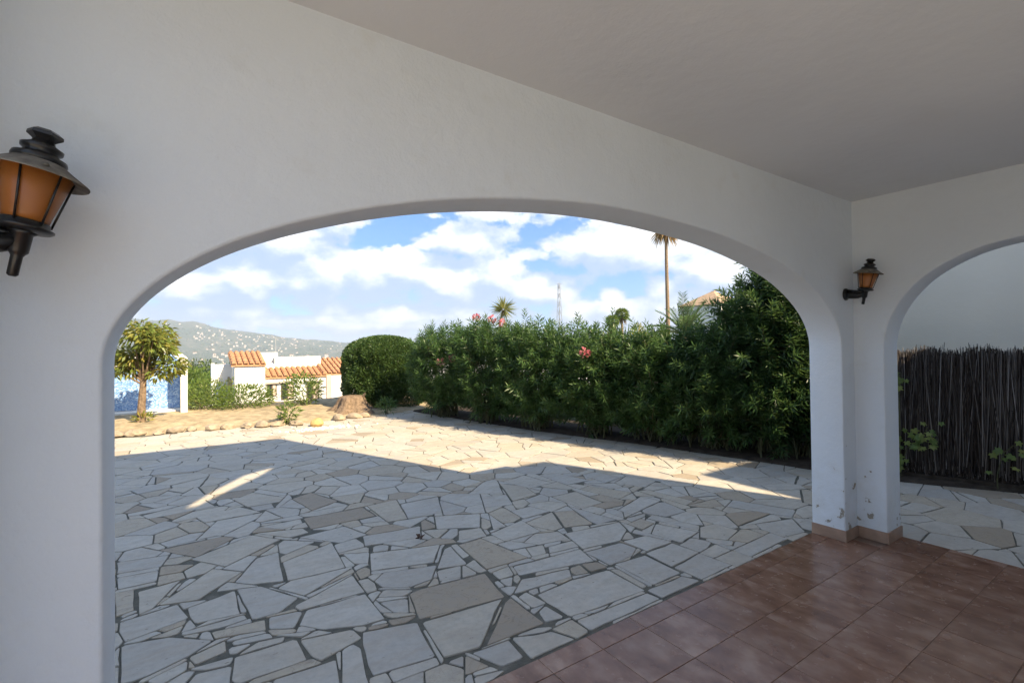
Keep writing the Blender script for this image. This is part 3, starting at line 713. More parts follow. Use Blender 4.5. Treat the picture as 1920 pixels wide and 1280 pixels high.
def oleander(loc, rx, ry, h, shoots, label, flowers=(), lean=0.0, bottom=.06, extra=(), mat=OLE, leafL=.14, group='oleander shrubs of the hedge'):
    loc = np.array(loc, float); e = empty('oleander_shrub', loc); tag(e, label, 'shrub', group)
    b, d = ball(shoots, .35, 3)
    cen = np.array([0, 0, bottom*h + (1-bottom)*h*.47]); half = np.array([rx, ry, (1-bottom)*h*.50])
    sup = np.sign(b)*np.abs(b)**.8                      # fuller corners
    P0 = cen + sup*half*.86
    dirs = unit(np.c_[d[:, :2]*.75, d[:, 2]*.35 + .65] + rng.normal(0, .28, (shoots, 3)))
    ln = rng.uniform(.20, .42, shoots)
    if len(extra):
        ex = np.array([x[:3] for x in extra]); P0 = np.vstack([P0, ex]); dirs = np.vstack([dirs, unit(np.c_[rng.normal(0, .15, (len(ex), 2)), np.ones(len(ex))])]); ln = np.concatenate([ln, [x[3] for x in extra]])
    ns = len(P0); w = 11; t = np.linspace(.05, 1, w)
    pts = P0[:, None, :] + dirs[:, None, :]*(ln[:, None]*t[None, :])[:, :, None]
    a = np.cross(dirs, np.array([.3,.2,1.0])); a = unit(a); bb = np.cross(dirs, a)
    allP, allD, tone, LL = [], [], [], []
    st = rng.random(ns); shade = rng.uniform(-.10, .12) - .30*(loc[1] < 4.6)  # random leaf tone; near shrubs darkened, their shade put into the colour
    for k in range(w):
        for j in range(3):
            ang = rng.uniform(0, .5, ns) + k*.9 + j*2.094
            out = a*np.cos(ang)[:, None] + bb*np.sin(ang)[:, None]
            up = .35 + .9*t[k]**2
            allP.append(pts[:, k]); allD.append(out + dirs*up + rng.normal(0, .12, (ns, 3)))
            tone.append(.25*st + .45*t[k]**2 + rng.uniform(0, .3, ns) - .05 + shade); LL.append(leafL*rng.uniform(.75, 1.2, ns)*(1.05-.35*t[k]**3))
    P = np.vstack(allP); Dd = np.vstack(allD); tone = np.concatenate(tone); LL = np.concatenate(LL)
    keep = P[:, 2] > .04
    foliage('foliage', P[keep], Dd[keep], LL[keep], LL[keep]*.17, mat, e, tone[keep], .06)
    m = MB(); idx = rng.choice(ns, min(ns, 60), replace=False)
    for i in idx:
        base = np.array([rng.normal(0, .11), rng.normal(0, .16), -.02]); mid = base*.6 + P0[i]*.4 + np.array([0,0,.12*h])
        m.tube([base, mid, P0[i], pts[i, -1]], [.014,.010,.006,.003], 5, False)
    m.build('stems', TWIG, e)
    for (fx, fy, fz) in flowers:
        q, dd = ball(60, .1); foliage('flower_cluster', np.array([fx,fy,fz]) + q*.06, dd, .05, .04, FLOWER, e, rng.random(60), 0, .6)
    return e

# ------------------------------------------------------------------ hedge of oleanders along the right side
def hedge():
    def loc(px, py, du): g = gnd(px, py); return np.array([g[0]+du, g[1], 0])
    oleander((4.59, 9.55, 0), 0.64, 0.90, 1.98, 483, 'oleander shrub at the far end of the hedge beside the clipped bush', bottom=.02,
             flowers=[(-.42,-.66,1.20),(-.22,-.80,1.27)])
    oleander((4.92, 8.30, 0), 0.62, 0.88, 2.04, 483, 'oleander shrub carrying pink blooms on tall shoots under the small yucca', bottom=.02,
             flowers=[(-.10,.25,2.10),(.12,.0,2.06),(.30,-.1,1.98)], extra=[(-.10,.25,1.65,.42),(.12,.02,1.65,.38),(.30,-.08,1.6,.34),(.0,.15,1.7,.45)])
    oleander((5.25, 7.05, 0), 0.66, 0.88, 1.96, 513, 'oleander shrub in mid hedge with pale open space under its stems', bottom=.02)
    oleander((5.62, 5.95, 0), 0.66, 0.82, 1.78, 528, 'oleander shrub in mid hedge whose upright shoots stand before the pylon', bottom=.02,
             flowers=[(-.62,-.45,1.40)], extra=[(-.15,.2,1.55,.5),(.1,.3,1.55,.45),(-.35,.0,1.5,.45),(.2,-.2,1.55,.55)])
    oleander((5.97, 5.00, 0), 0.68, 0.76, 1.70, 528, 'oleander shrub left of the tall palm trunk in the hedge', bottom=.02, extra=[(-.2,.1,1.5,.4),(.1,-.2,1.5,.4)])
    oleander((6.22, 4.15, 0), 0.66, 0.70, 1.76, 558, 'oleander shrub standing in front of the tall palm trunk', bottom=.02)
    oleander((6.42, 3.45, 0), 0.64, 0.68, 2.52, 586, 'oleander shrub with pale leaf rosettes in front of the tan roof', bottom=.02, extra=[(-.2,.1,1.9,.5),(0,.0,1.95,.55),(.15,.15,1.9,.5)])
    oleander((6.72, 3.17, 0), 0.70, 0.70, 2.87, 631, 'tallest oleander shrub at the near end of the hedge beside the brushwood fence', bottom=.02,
             extra=[(-.25,.35,2.1,.5),(-.1,.25,2.15,.55),(.1,.3,2.1,.6),(-.35,.15,2.0,.45)])
hedge()

# clipped bush
def clipped_bush():
    e = empty('clipped_bush', (4.15, 12.25, 0)); tag(e, 'dense round-topped clipped bush behind the tree stump', 'bush')
    n = 60000; w = 1.02; hh = 1.82
    d = unit(rng.normal(0, 1, (n, 3))); d[:, 2] = np.abs(d[:, 2])*1.0
    # upright drum with domed top
    zz = rng.random(n)
    th = rng.uniform(0, 2*math.pi, n)
    s = rng.random(n)
    side = s < .62
    z = np.where(side, zz**.9*1.20+.05, 0)
    r = np.where(side, w*(1-.03*np.cos(zz*6)), 0)
    ph = np.arccos(rng.random(n)**.75)
    r = np.where(side, r, w*np.sin(ph)**.9); z = np.where(side, z, 1.22+(hh-1.22)*np.cos(ph))
    lump = 1 + .045*np.sin(th*5+z*4)+.035*np.sin(th*9-z*7)+.02*np.sin(th*17+z*13)
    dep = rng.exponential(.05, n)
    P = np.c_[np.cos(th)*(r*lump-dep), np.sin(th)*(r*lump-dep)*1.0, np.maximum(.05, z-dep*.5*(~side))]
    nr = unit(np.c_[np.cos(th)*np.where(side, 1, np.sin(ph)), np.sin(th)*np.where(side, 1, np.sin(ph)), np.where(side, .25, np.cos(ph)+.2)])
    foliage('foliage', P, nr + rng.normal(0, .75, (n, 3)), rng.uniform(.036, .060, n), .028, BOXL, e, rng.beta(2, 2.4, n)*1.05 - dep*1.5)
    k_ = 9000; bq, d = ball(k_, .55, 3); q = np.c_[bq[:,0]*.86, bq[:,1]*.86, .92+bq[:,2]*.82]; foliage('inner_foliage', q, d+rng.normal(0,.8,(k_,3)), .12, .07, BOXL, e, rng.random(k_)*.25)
    m = MB()
    for k in range(60):
        a = rng.uniform(0, 2*math.pi); q = rng.uniform(.3, .95); m.tube([(rng.normal(0,.08), rng.normal(0,.08), -.02), (.4*q*math.cos(a), .4*q*math.sin(a), .7), (q*w*math.cos(a)*.92, q*w*math.sin(a)*.92, rng.uniform(.3, 1.5))], [.03,.016,.005], 5, False)
    m.build('branches', TWIG, e)
clipped_bush()

# small tree
def garden_tree():
    g = gnd(262, 797); b = np.array([g[0], g[1], .02]); e = empty('garden_tree', b); tag(e, 'small broad-leaved tree with yellowing leaves in front of the blue shower wall', 'tree')
    tr = MB(); tr.tube([(0,0,-.05),(.02,0,.06),(.03,.0,.35),(.05,.0,.68),(.06,0,.90)], [.13,.085,.07,.062,.055], 10)
    tips = []
    for k in range(17):
        a = k*2.4; r = rng.uniform(.15, .52); z = rng.uniform(1.12, 1.95)
        tip = np.array([.05+r*math.cos(a), r*math.sin(a), z]); mid = np.array([.05+.45*r*math.cos(a), .45*r*math.sin(a), .85+.35*(z-.85)])
        tr.tube([(.06,0,.86), mid, tip], [.034,.018,.006], 6, False); tips.append(tip)
    tr.tube([(.05,0,.80),(-.2,.0,.98),(-.42,.0,1.18),(-.62,0,1.26)], [.022,.016,.012,.006], 6, False)
    tr.build('trunk', BARK, e)
    P, Dd, tn = [], [], []
    for q in tips + [np.array([-.6,0,1.3]), np.array([.5,.1,1.12]), np.array([.55,-.1,1.22]), np.array([.35,0,1.05]), np.array([-.45,.1,1.15])]:
        k = 120; bq, d = ball(k, .2); P.append(q + bq*np.array([.24,.24,.17])); Dd.append(d*np.array([1,1,.5]) + np.array([0,0,-.25]) + rng.normal(0,.3,(k,3))); tn.append(rng.beta(1.6,1.6,k)*.8 + .25*(rng.random()))
    P = np.vstack(P); Dd = np.vstack(Dd); tn = np.concatenate(tn); n = len(P)
    foliage('crown', P, Dd, rng.uniform(.10,.17,n), rng.uniform(.04,.062,n), LOQ, e, tn, .15)
    q, d = ball(70, .2); foliage('basal_sprouts', np.array([.06,-.1,.10]) + q*np.array([.16,.12,.10]), d+np.array([0,0,.4]), .12, .04, LOQ, e, rng.random(70), .1)
garden_tree()

# ------------------------------------------------------------------ shower wall with blue mosaic
def shower():
    v = 13.9; c = at(352, 779, v); o = np.array([c[0], v, 0.0]); e = empty('shower_wall', o); tag(e, 'white garden shower wall with a blue mosaic niche behind the small tree', 'shower wall')
    top = at(352, 672, v)[2]; pk = at(322, 650, v)[2]; W = 2.35
    # gabled outline, rounded shoulder; local x to the left is negative
    out = [(0,-.1),(0,top),(-.10,top+.10),(-.22,pk-.03),(-.34,pk),(-.52,pk-.02),(-.9,pk-.16),(-1.5,pk-.42),(-W,pk-.75),(-W,-.1)]
    def slab(name, y0, y1, poly, mat):
        n = len(poly); V = [(x,y0,z) for x,z in poly]+[(x,y1,z) for x,z in poly]
        F = [tuple(range(n)), tuple(range(2*n-1, n-1, -1))] + [(i, n+i, n+(i+1)%n, (i+1)%n) for i in range(n)]
        m_ = mesh(name, V, F, mat, e); bm = bmesh.new(); bm.from_mesh(m_.data); bmesh.ops.recalc_face_normals(bm, faces=bm.faces); bm.to_mesh(m_.data); bm.free(); return m_
    slab('back_panel', .30, .42, out, FARWHITE)
    ins = lambda q: q
    slab('mosaic', .288, .2995, [(-.16,.13),(-.16,top-.06),(-.34,pk-.14),(-.9,pk-.3),(-1.48,pk-.56),(-1.48,.13)], MOSAIC)
    slab('side_cheek', -.40, .2985, [(0,-.1),(0,top),(-.13,top+.05),(-.13,-.1)], FARWHITE)
    slab('side_cheek', -.12, .2985, [(-1.75,-.1),(-1.75,.98),(-1.52,1.05),(-1.52,-.1)], FARWHITE)
    slab('kerb', -.12, .2875, [(-.131,-.1),(-.131,.115),(-1.519,.115),(-1.519,-.1)], FARWHITE)
shower()

# ------------------------------------------------------------------ garden bed, rocks, stump, small plants
def bed():
    xs = np.linspace(-5, 5.2, 52); V = []; ny = 16
    for x in xs:
        f = np.interp(x, [q[0] for q in BED_LINE], [q[1] for q in BED_LINE])
        for j in range(ny):
            t = j/(ny-1); y = f+.02 + t*(15.3-f); z = .07*min(1, t*7) - (.0 if t < .9 else (t-.9)*3.5) + rng.normal(0, .014)*(0 < j) - (.05 if j == 0 else 0)
            V.append((x, y, z))
    F = [(i*ny+j, (i+1)*ny+j, (i+1)*ny+j+1, i*ny+j+1) for i in range(len(xs)-1) for j in range(ny-1)]
    tag(mesh('garden_bed', V, F, SAND, smooth=True), kind='structure')
    # soil strip under the hedge
    V = []; F = []
    for i, (x, y) in enumerate(HEDGE_LINE):
        V += [(x-.01, y, -.03), (x+.04, y, .03), (x+.6, y+.06, .05), (x+1.5, y+.15, .0)]
        if i: F += [(4*(i-1)+k, 4*(i-1)+k+1, 4*i+k+1, 4*i+k) for k in range(3)]
    tag(mesh('hedge_bed', V, [f[::-1] for f in F], SHADESOIL, smooth=True), kind='structure')
    tag(MB().box((-9,-9,-.09),(UO-.1,1.80,-.012)).build('bounce_terrace', simple('pale_bounce_paving', (.62,.60,.56), .9, .2, .12, 2)), kind='structure')  # pale ground out of view, added to bounce sunlight into the porch
    tag(MB().box((7.4,3.2,-.08),(20,40,-.012)).build('neighbour_driveway', DRIVE), kind='structure')
bed()
def rock(name, c, sx, sy, sz, mat, label, cat='rock', group=None, seed=0, sub=2):
    bm = bmesh.new(); bmesh.ops.create_icosphere(bm, subdivisions=sub, radius=1)
    r = np.random.default_rng(seed); k = r.normal(0, 1, (5, 3)); ph = r.uniform(0, 6, 5)
    for v in bm.verts:
        d = np.array(v.co); f = 1 + sum(.09*math.sin(2.2*np.dot(k[i], d)+ph[i]) for i in range(5)) ; d = d*f
        v.co = (d[0]*sx, d[1]*sy, max(-.35, d[2])*sz)
    me = bpy.data.meshes.new(name); bm.to_mesh(me); bm.free(); o = link(name, me, mat, None, False); o.location = c; o.rotation_euler[2] = r.uniform(0, 6)
    tag(o, label, cat, group); return o
ORD = 'first second third fourth fifth sixth seventh eighth ninth tenth eleventh twelfth thirteenth fourteenth fifteenth sixteenth seventeenth eighteenth nineteenth'.split(); nrock = 0
for k in range(19):
    x = -2.0 + k*.285 + rng.uniform(-.06, .06)
    if 1.75 < x < 2.35: continue
    f = np.interp(x, [q[0] for q in BED_LINE], [q[1] for q in BED_LINE]); s = rng.uniform(.09, .17)
    rock('edging_rock', (x, f+.05+rng.uniform(-.03,.03), .03), s*1.25, s*.85, s*.62, ROCK, ('pale tan edging rock of the garden bed, %s from the left' % ORD[nrock]) if x > -1.25 else 'pale tan edging rock of the garden bed hidden beyond the left jamb', 'rock', 'edging rocks of the garden bed', 100+k); nrock += x > -1.25
g = gnd(592, 799); rock('garden_rock', (g[0], g[1]+.04, .05), .14, .12, .125, simple('ochre_rock', (.50,.33,.14), .9, .2, .25, 8, .4), 'rounded ochre rock standing beside the scatter of white pebbles', 'rock', None, 7)
g = gnd(528, 792); rock('garden_rock', (g[0], g[1]+.05, .07), .10, .10, .14, ROCK, 'upright grey-brown rock just left of the small leafy plant', 'rock', None, 9)
def pebbles():
    V = []; F = []; c = gnd(605, 803)
    for k in range(150):
        x, y = c[0]+rng.normal(0, .30), c[1]+rng.normal(0, .11); s = rng.uniform(.012, .032)
        o = len(V); V += [(x-s,y,0),(x,y-s*.8,0),(x+s,y,0),(x,y+s*.8,0),(x-s*.4,y-s*.2,s*.8),(x+s*.4,y+s*.1,s*.7)]
        F += [(o,o+1,o+4),(o+1,o+5,o+4),(o+1,o+2,o+5),(o+2,o+3,o+5),(o+3,o+4,o+5),(o+3,o,o+4)]
    tag(mesh('white_pebbles', V, F, PALE), 'scatter of small white pebbles on the paving by the ochre rock', 'pebbles', kind='stuff')
pebbles()
def stump():
    g = gnd(668, 777); e = empty('tree_stump', (g[0], g[1]+.35, .03)); tag(e, 'cut tree stump with flaring roots at the foot of the clipped bush', 'stump')
    prof = [(.56,-.06),(.50,.04),(.38,.12),(.32,.20),(.295,.28),(.275,.33),(.24,.37),(.16,.34),(.06,.30),(.0,.29)]
    MB().lathe(prof, 40, None, lambda a, r, z: 1+(.20*math.sin(5*a+.6)+.10*math.sin(11*a)+.05*math.sin(23*a+z*9))*max(.45, 1-z*1.6)).build('trunk_base', BARK, e, True)
    MB().tube([(.16,-.10,.20),(.24,-.16,.40),(.26,-.18,.44)], [.05,.03,.008], 7).build('splinter', BARK, e)
stump()
def tuft(name, loc, n, r, h, L, W, mat, label, cat='plant', up=.5, droop=.15, group=None, part='foliage'):
    e = empty(name, loc); tag(e, label, cat, group)
    b, d = ball(n, .15); P = b*np.array([r, r, h*.5]) + np.array([0, 0, h*.52]); 
    foliage(part, P, d*np.array([1,1,.6]) + np.array([0,0,up]) + rng.normal(0, .35, (n, 3)), L*rng.uniform(.7, 1.25, n), W*rng.uniform(.8, 1.2, n), mat, e, rng.beta(2,2,n), droop)
    m = MB()
    for k in range(max(5, n//60)):
        i = rng.integers(n); m.tube([(rng.normal(0,.04),rng.normal(0,.04),-.03), P[i]*np.array([.5,.5,.55]), P[i]], [.012,.008,.003], 5, False)
    m.build('stems', TWIG, e); return e
g = gnd(543, 796); tuft('leafy_plant', (g[0], g[1]+.08, .04), 130, .19, .36, .14, .035, BRIGHT, 'little bright green plant among the edging rocks near the white pebbles', droop=.25)
g = gnd(728, 777); tuft('dark_plant', (g[0], g[1]+.1, .0), 160, .20, .34, .16, .022, OLE, 'small dark spiky plant at the right foot of the stump', up=.9)
q = gnd(563, 772); tuft('garden_shrub', (2.35, 13.3, .0), 900, .50, .86, .12, .032, BRIGHT, 'bright yellow-green leafy shrub in front of the white villa windows', 'shrub')
tuft('garden_shrub', (1.05, 13.7, -.05), 1500, .75, .66, .11, .028, BRIGHT, 'low wide green shrub left of the villa at the terrace edge', 'shrub')
tuft('garden_shrub', (.30, 14.1, -.1), 1000, .50, .85, .11, .028, BRIGHT, 'leafy green shrub next to the right end of the shower wall', 'shrub')
tuft('garden_shrub', (.62, 16.3, -1.3), 1400, .8, 2.0, .13, .03, PALML, 'dark green tall shrub below the terrace between shower and villa', 'shrub')

# ------------------------------------------------------------------ brushwood fence, ivy, neighbour wall
FP = [(7.95,-1.6),(7.35,-.15),(6.78,1.22),(6.50,2.05),(6.72,3.1)]
FP = [(8.0,-1.6),(7.30,.0),(6.86,1.20),(6.55,2.10),(6.62,2.85),(6.85,3.9),(6.95,5.2)]
def fence():
    e = empty('brushwood_fence', (7.3, 0, 0)); tag(e, 'dark brown brushwood screen fence seen through the side arch', 'fence')
    P = np.array(FP); seg = np.linalg.norm(np.diff(P, axis=0), axis=1); cum = np.r_[0, np.cumsum(seg)]; Lt = cum[-1]
    n = 17000; s = np.sort(rng.uniform(0, Lt, n)); x = np.interp(s, cum, P[:,0]); y = np.interp(s, cum, P[:,1])
    dx = np.interp(s, cum[:-1]+seg/2, np.diff(P[:,0])/seg); dy = np.interp(s, cum[:-1]+seg/2, np.diff(P[:,1])/seg)
    off = rng.normal(0, .022, n); z0 = rng.uniform(.065, .22, n); clump = .025*np.sin(s*31)+.02*np.sin(s*13.7+1)
    z1 = 1.385 + clump + rng.normal(0, .022, n) - np.abs(rng.normal(0, .05, n))*(rng.random(n) < .3)
    w = rng.uniform(.0018, .0046, n); ln = rng.normal(0, .06, n); ln2 = rng.normal(0, .03, n)
    V = np.zeros((n, 8, 3)); 
    for k, (zz, lt) in enumerate(((z0, 0), (z1, 1))):
        cx = x - dy*off + dx*ln*lt*1.0 + (-dy)*ln2*.3*lt; cy = y + dx*off + dy*ln*lt + dx*ln2*.3*lt
        for j, (a, b) in enumerate(((-1,-1),(1,-1),(1,1),(-1,1))):
            f = 1.0 if k == 0 else .55
            V[:, 4*k+j, 0] = cx + dx*w*a*f - dy*w*b*f; V[:, 4*k+j, 1] = cy + dy*w*a*f + dx*w*b*f; V[:, 4*k+j, 2] = zz
    base = np.arange(n)[:, None]*8
    Fq = np.concatenate([base + np.array(q)[None, :] for q in ((0,1,5,4),(1,2,6,5),(2,3,7,6),(3,0,4,7),(4,5,6,7))])
    tn = np.tile(rng.beta(1.0, 1.5, n), 5)
    o = mesh('brushwood_sticks', V.reshape(-1, 3) - np.array([7.3,0,0]), Fq, REED, e, tone=tn); tag(o, kind='stuff')
    for z in (.35, .80, 1.22):
        MB().tube([(a-7.3-.028, b-.01, z) for a, b in FP], .0018, 5).build('wire', REED, e)
    for a, b in FP[1:-1]:
        MB().tube([(a-7.3+.05, b, -.1), (a-7.3+.05, b, 1.33)], .022, 8).build('post', BLACKMETAL, e)
    kb = MB()
    for i in range(len(FP)-1):
        (x0,y0),(x1,y1) = FP[i], FP[i+1]; l = math.hypot(x1-x0, y1-y0); nx, ny = -(y1-y0)/l*.06, (x1-x0)/l*.06
        kb.add([(x0+nx-7.3,y0+ny,-.06),(x0-nx-7.3,y0-ny,-.06),(x1-nx-7.3,y1-ny,-.06),(x1+nx-7.3,y1+ny,-.06),(x0+nx-7.3,y0+ny,.07),(x0-nx-7.3,y0-ny,.07),(x1-nx-7.3,y1-ny,.07),(x1+nx-7.3,y1+ny,.07)],
               [(3,2,1,0),(4,5,6,7),(0,1,5,4),(1,2,6,5),(2,3,7,6),(3,0,4,7)])
    kb.build('base_kerb', SHADESOIL, e)  # dark strip set where the fence foot lies in deep shadow
fence()
def ivy(pts, n, label):
    """pts: pixel path seen on the fence; leaves five-lobed"""
    P = np.array(FP)
    def onf(px, py):
        d = ray(px, py); best = None
        for i in range(len(P)-1):
            a, b = P[i], P[i+1]; A = np.array([[d[0], a[0]-b[0]], [d[1], a[1]-b[1]]])
            try: t, s = np.linalg.solve(A, a)
            except Exception: continue
            if t > 0 and -.02 <= s <= 1.02 and (best is None or t < best): best = t
        t = best or 6.0; q = np.array([0,0,EYE])+d*t; return q - d/np.linalg.norm(d)*.10
    W = [onf(*q) for q in pts]; base = np.array([W[0][0], W[0][1], 0.0])
    e = empty('ivy_vine', base); tag(e, label, 'ivy')
    m = MB(); path = [np.array([W[0][0], W[0][1], .02])] + W; m.tube([q-base for q in path], [.007]+[.005]*(len(W)-1)+[.003], 5); m.build('stem', TWIG, e)
    V = []; F = []; tn = []
    lob = [(0,0),(.28,-.18),(.62,.02),(.40,.22),(.78,.62),(.30,.58),(0,1.08),(-.30,.58),(-.78,.62),(-.40,.22),(-.62,.02),(-.28,-.18)]
    for k in range(n):
        t = rng.uniform(0, len(W)-1.001); i = int(t); c = W[i]*(1-t+i)+W[i+1]*(t-i)
        c = c + np.array([rng.normal(0,.03), rng.normal(0,.06), rng.normal(0,.05)]) + np.array([-.06*rng.random(), 0, 0]); c[2] = max(.04, c[2])
        s = rng.uniform(.035, .062); nrm = unit(np.array([-1,-.55,.55])+rng.normal(0,.35,3)); dn = unit(np.array([0,0,-1.0])+rng.normal(0,.5,3)); dn = unit(dn-nrm*np.dot(dn,nrm)); sd = np.cross(nrm, dn)
        o = len(V); V.append(c + dn*.35*s + nrm*.004 - base)
        for (a, b) in lob: V.append(c + sd*a*s + dn*b*s - nrm*.10*s*(a*a) - base)
        for j in range(len(lob)): F.append((o, o+1+j, o+1+(j+1)%len(lob))); tn.append(0)
        tn[-len(lob):] = [float(rng.beta(2,1.6))]*len(lob)
    mesh('foliage', V, F, IVYL, e, tone=np.array(tn))
ivy([(1480,850),(1470,800),(1462,765),(1470,720)], 46, 'ivy trail with star-shaped leaves climbing the dark fence left of the pillar')
ivy([(1512,800),(1500,770),(1507,710),(1490,690),(1508,680)], 34, 'ivy sprig with star-shaped leaves high against the left edge of the pillar')
ivy([(1690,880),(1700,840),(1725,825),(1740,800)], 46, 'ivy clump low on the brushwood fence just right of the pillar')
ivy([(1870,890),(1880,850),(1900,835),(1915,842)], 14, 'thin ivy sprig on the brushwood fence at the right edge')
ivy([(1686,740),(1688,715),(1690,700)], 12, 'tiny ivy sprig near the fence top beside the pillar')
nw = empty('neighbour_house', (9.3, 0, 0)); tag(nw, 'plain cream rendered neighbour house wall rising behind the brushwood fence', 'house')
def nwall():
    a = np.array([8.55, 3.25]); b = np.array([10.3, -3.0]); d = (b-a)/np.linalg.norm(b-a); n = np.array([-d[1], d[0]])
    if n[0] < 0: n = -n
    c = [a, b, b+n*6, a+n*6]; V = [(q[0]-9.3, q[1], z) for z in (-.1, 6.0) for q in c]
    mesh('wall', V, [(3,2,1,0),(4,5,6,7),(0,1,5,4),(1,2,6,5),(2,3,7,6),(3,0,4,7)], NEIGH, nw)
    c2 = [a-n*.25-d*.25, b-n*.25+d*.25, b+n*6.25+d*.25, a+n*6.25-d*.25]; V = [(q[0]-9.3, q[1], z) for z in (6.0, 6.18) for q in c2]
    mesh('roof', V, [(3,2,1,0),(4,5,6,7),(0,1,5,4),(1,2,6,5),(2,3,7,6),(3,0,4,7)], ROOFTILE, nw)
nwall()
def low_wall():
    a = MB(); a.box((8.6, 3.4, -.05), (8.78, 13.0, .42)); tag(a.build('low_garden_wall', FARWHITE), 'low white garden wall glimpsed under the hedge stems', 'wall')
low_wall()

# ------------------------------------------------------------------ palms and plants beyond the hedge
def fan_frond(c, d, R, nseg, spread=2.6, thin=.06, droop=.25):
    """one fan leaf: blades radiating about direction d"""
    d = unit(d); side = unit(np.cross(d, np.array([.1,.2,1.0]))); 
    ang = np.linspace(-spread/2, spread/2, nseg) + rng.normal(0, .03, nseg)
    D_ = np.cos(ang)[:, None]*d + np.sin(ang)[:, None]*side
    return np.repeat(c[None, :], nseg, 0), D_, np.full(nseg, R)*rng.uniform(.85, 1.1, nseg)
def fan_head(e, c, nf, R, stalk, mat, name='crown', up=.35, thin=.09, nseg=15, droop=.22, lo=-.5):
    P, Dd, L, tn = [], [], [], []
    m = MB()
    for k in range(nf):
        a = k*2.399; el = lo + (1.35-lo)*((k+.5)/nf)
        d = np.array([math.cos(a)*math.cos(el), math.sin(a)*math.cos(el), math.sin(el)]); b = c + d*stalk
        m.tube([c, b], [.016, .008], 5, False)
        p, q, l = fan_frond(b, d + np.array([0,0,-.15]), R, nseg); P.append(p); Dd.append(q); L.append(l); tn.append(np.full(nseg, rng.random()*.6)+rng.random(nseg)*.4*(1 if el > 0 else .6))
    P = np.vstack(P); foliage(name, P, np.vstack(Dd), np.concatenate(L), np.concatenate(L)*thin, mat, e, np.concatenate(tn), droop, .5)
    m.build('leaf_stalks', mat, e)
def tall_palm():
    v = 23.0; b = at(1253, 660, v); tp = at(1249, 436, v); z0 = -.3; e = empty('tall_palm', (b[0], v, z0)); tag(e, 'tall slender palm with hanging dead thatch rising above the hedge', 'palm tree')
    h = tp[2]-z0; x = tp[0]-b[0]
    pts = [(0,0,-.2)] + [(x*t+.03*math.sin(t*5), 0, h*t) for t in np.linspace(.05, 1, 12)]
    MB().tube(pts, [.24]+list(np.linspace(.17,.105,12)), 12).build('trunk', PALMBARK, e, True)
    c = np.array([x, 0, h+.0])
    n = 320; a = rng.uniform(0, 2*math.pi, n); r = rng.uniform(.05, .45, n)
    P = c + np.c_[np.cos(a)*r*.8, np.sin(a)*r*.8, rng.uniform(-.05, .34, n)]
    foliage('dead_thatch', P, np.c_[np.cos(a)*.8, np.sin(a)*.8, rng.uniform(-1.3, -.15, n)], rng.uniform(.5, 1.15, n), .08, DEADL, e, rng.random(n), .35)
    fan_head(e, c+np.array([0,0,.9]), 34, .75, .55, PALML, lo=-.15)
tall_palm()
def small_fan_palm(px, py, pbase, v, R, label):
    tp = at(px, py, v); e = empty('fan_palm', (tp[0], v, -.5)); tag(e, label, 'palm tree', 'fan palms beyond the hedge'); h = tp[2]+.5
    MB().tube([(0,0,-.2),(0,0,h*.5),(0,0,h)], [.20,.15,.14], 10).build('trunk', PALMBARK, e, True)
    fan_head(e, np.array([0,0,h]), 50, R*.62, R*.45, BRIGHT, lo=-.7, thin=.13)
    n = 50; a = rng.uniform(0, 2*math.pi, n)
    foliage('dead_thatch', np.array([0,0,h-.15])+np.c_[np.cos(a)*.15, np.sin(a)*.15, rng.uniform(-.3,.1,n)], np.c_[np.cos(a)*.5, np.sin(a)*.5, -np.ones(n)], R*.9, .08, DEADL, e, rng.random(n)*.7, .1)
small_fan_palm(1166, 590, 640, 40.0, 1.0, 'taller right one of two round-headed fan palms')
small_fan_palm(1148, 602, 640, 37.0, .85, 'shorter left one of two round-headed fan palms')
def yucca():
    v = 12.6; c = at(944, 580, v); b = at(932, 640, v); e = empty('yucca', (b[0], v, -.05)); tag(e, 'slim yucca with one spiky yellow-green head above the pink flowers', 'yucca')
    h = c[2]+.05; x = c[0]-b[0]
    MB().tube([(0,0,-.1),(0,0,h*.55),(x*.5,0,h*.86),(x,0,h-.03)], [.07,.055,.04,.04], 9).build('trunk', PALMBARK, e, True)
    n = 150; d = unit(rng.normal(0,1,(n,3))); d[:,2] = d[:,2]*.8+.25
    foliage('crown', np.array([x,0,h]) + d*.03, d, rng.uniform(.36,.52,n), .034, PALML, e, .35+.6*rng.random(n), .08, .35)
yucca()
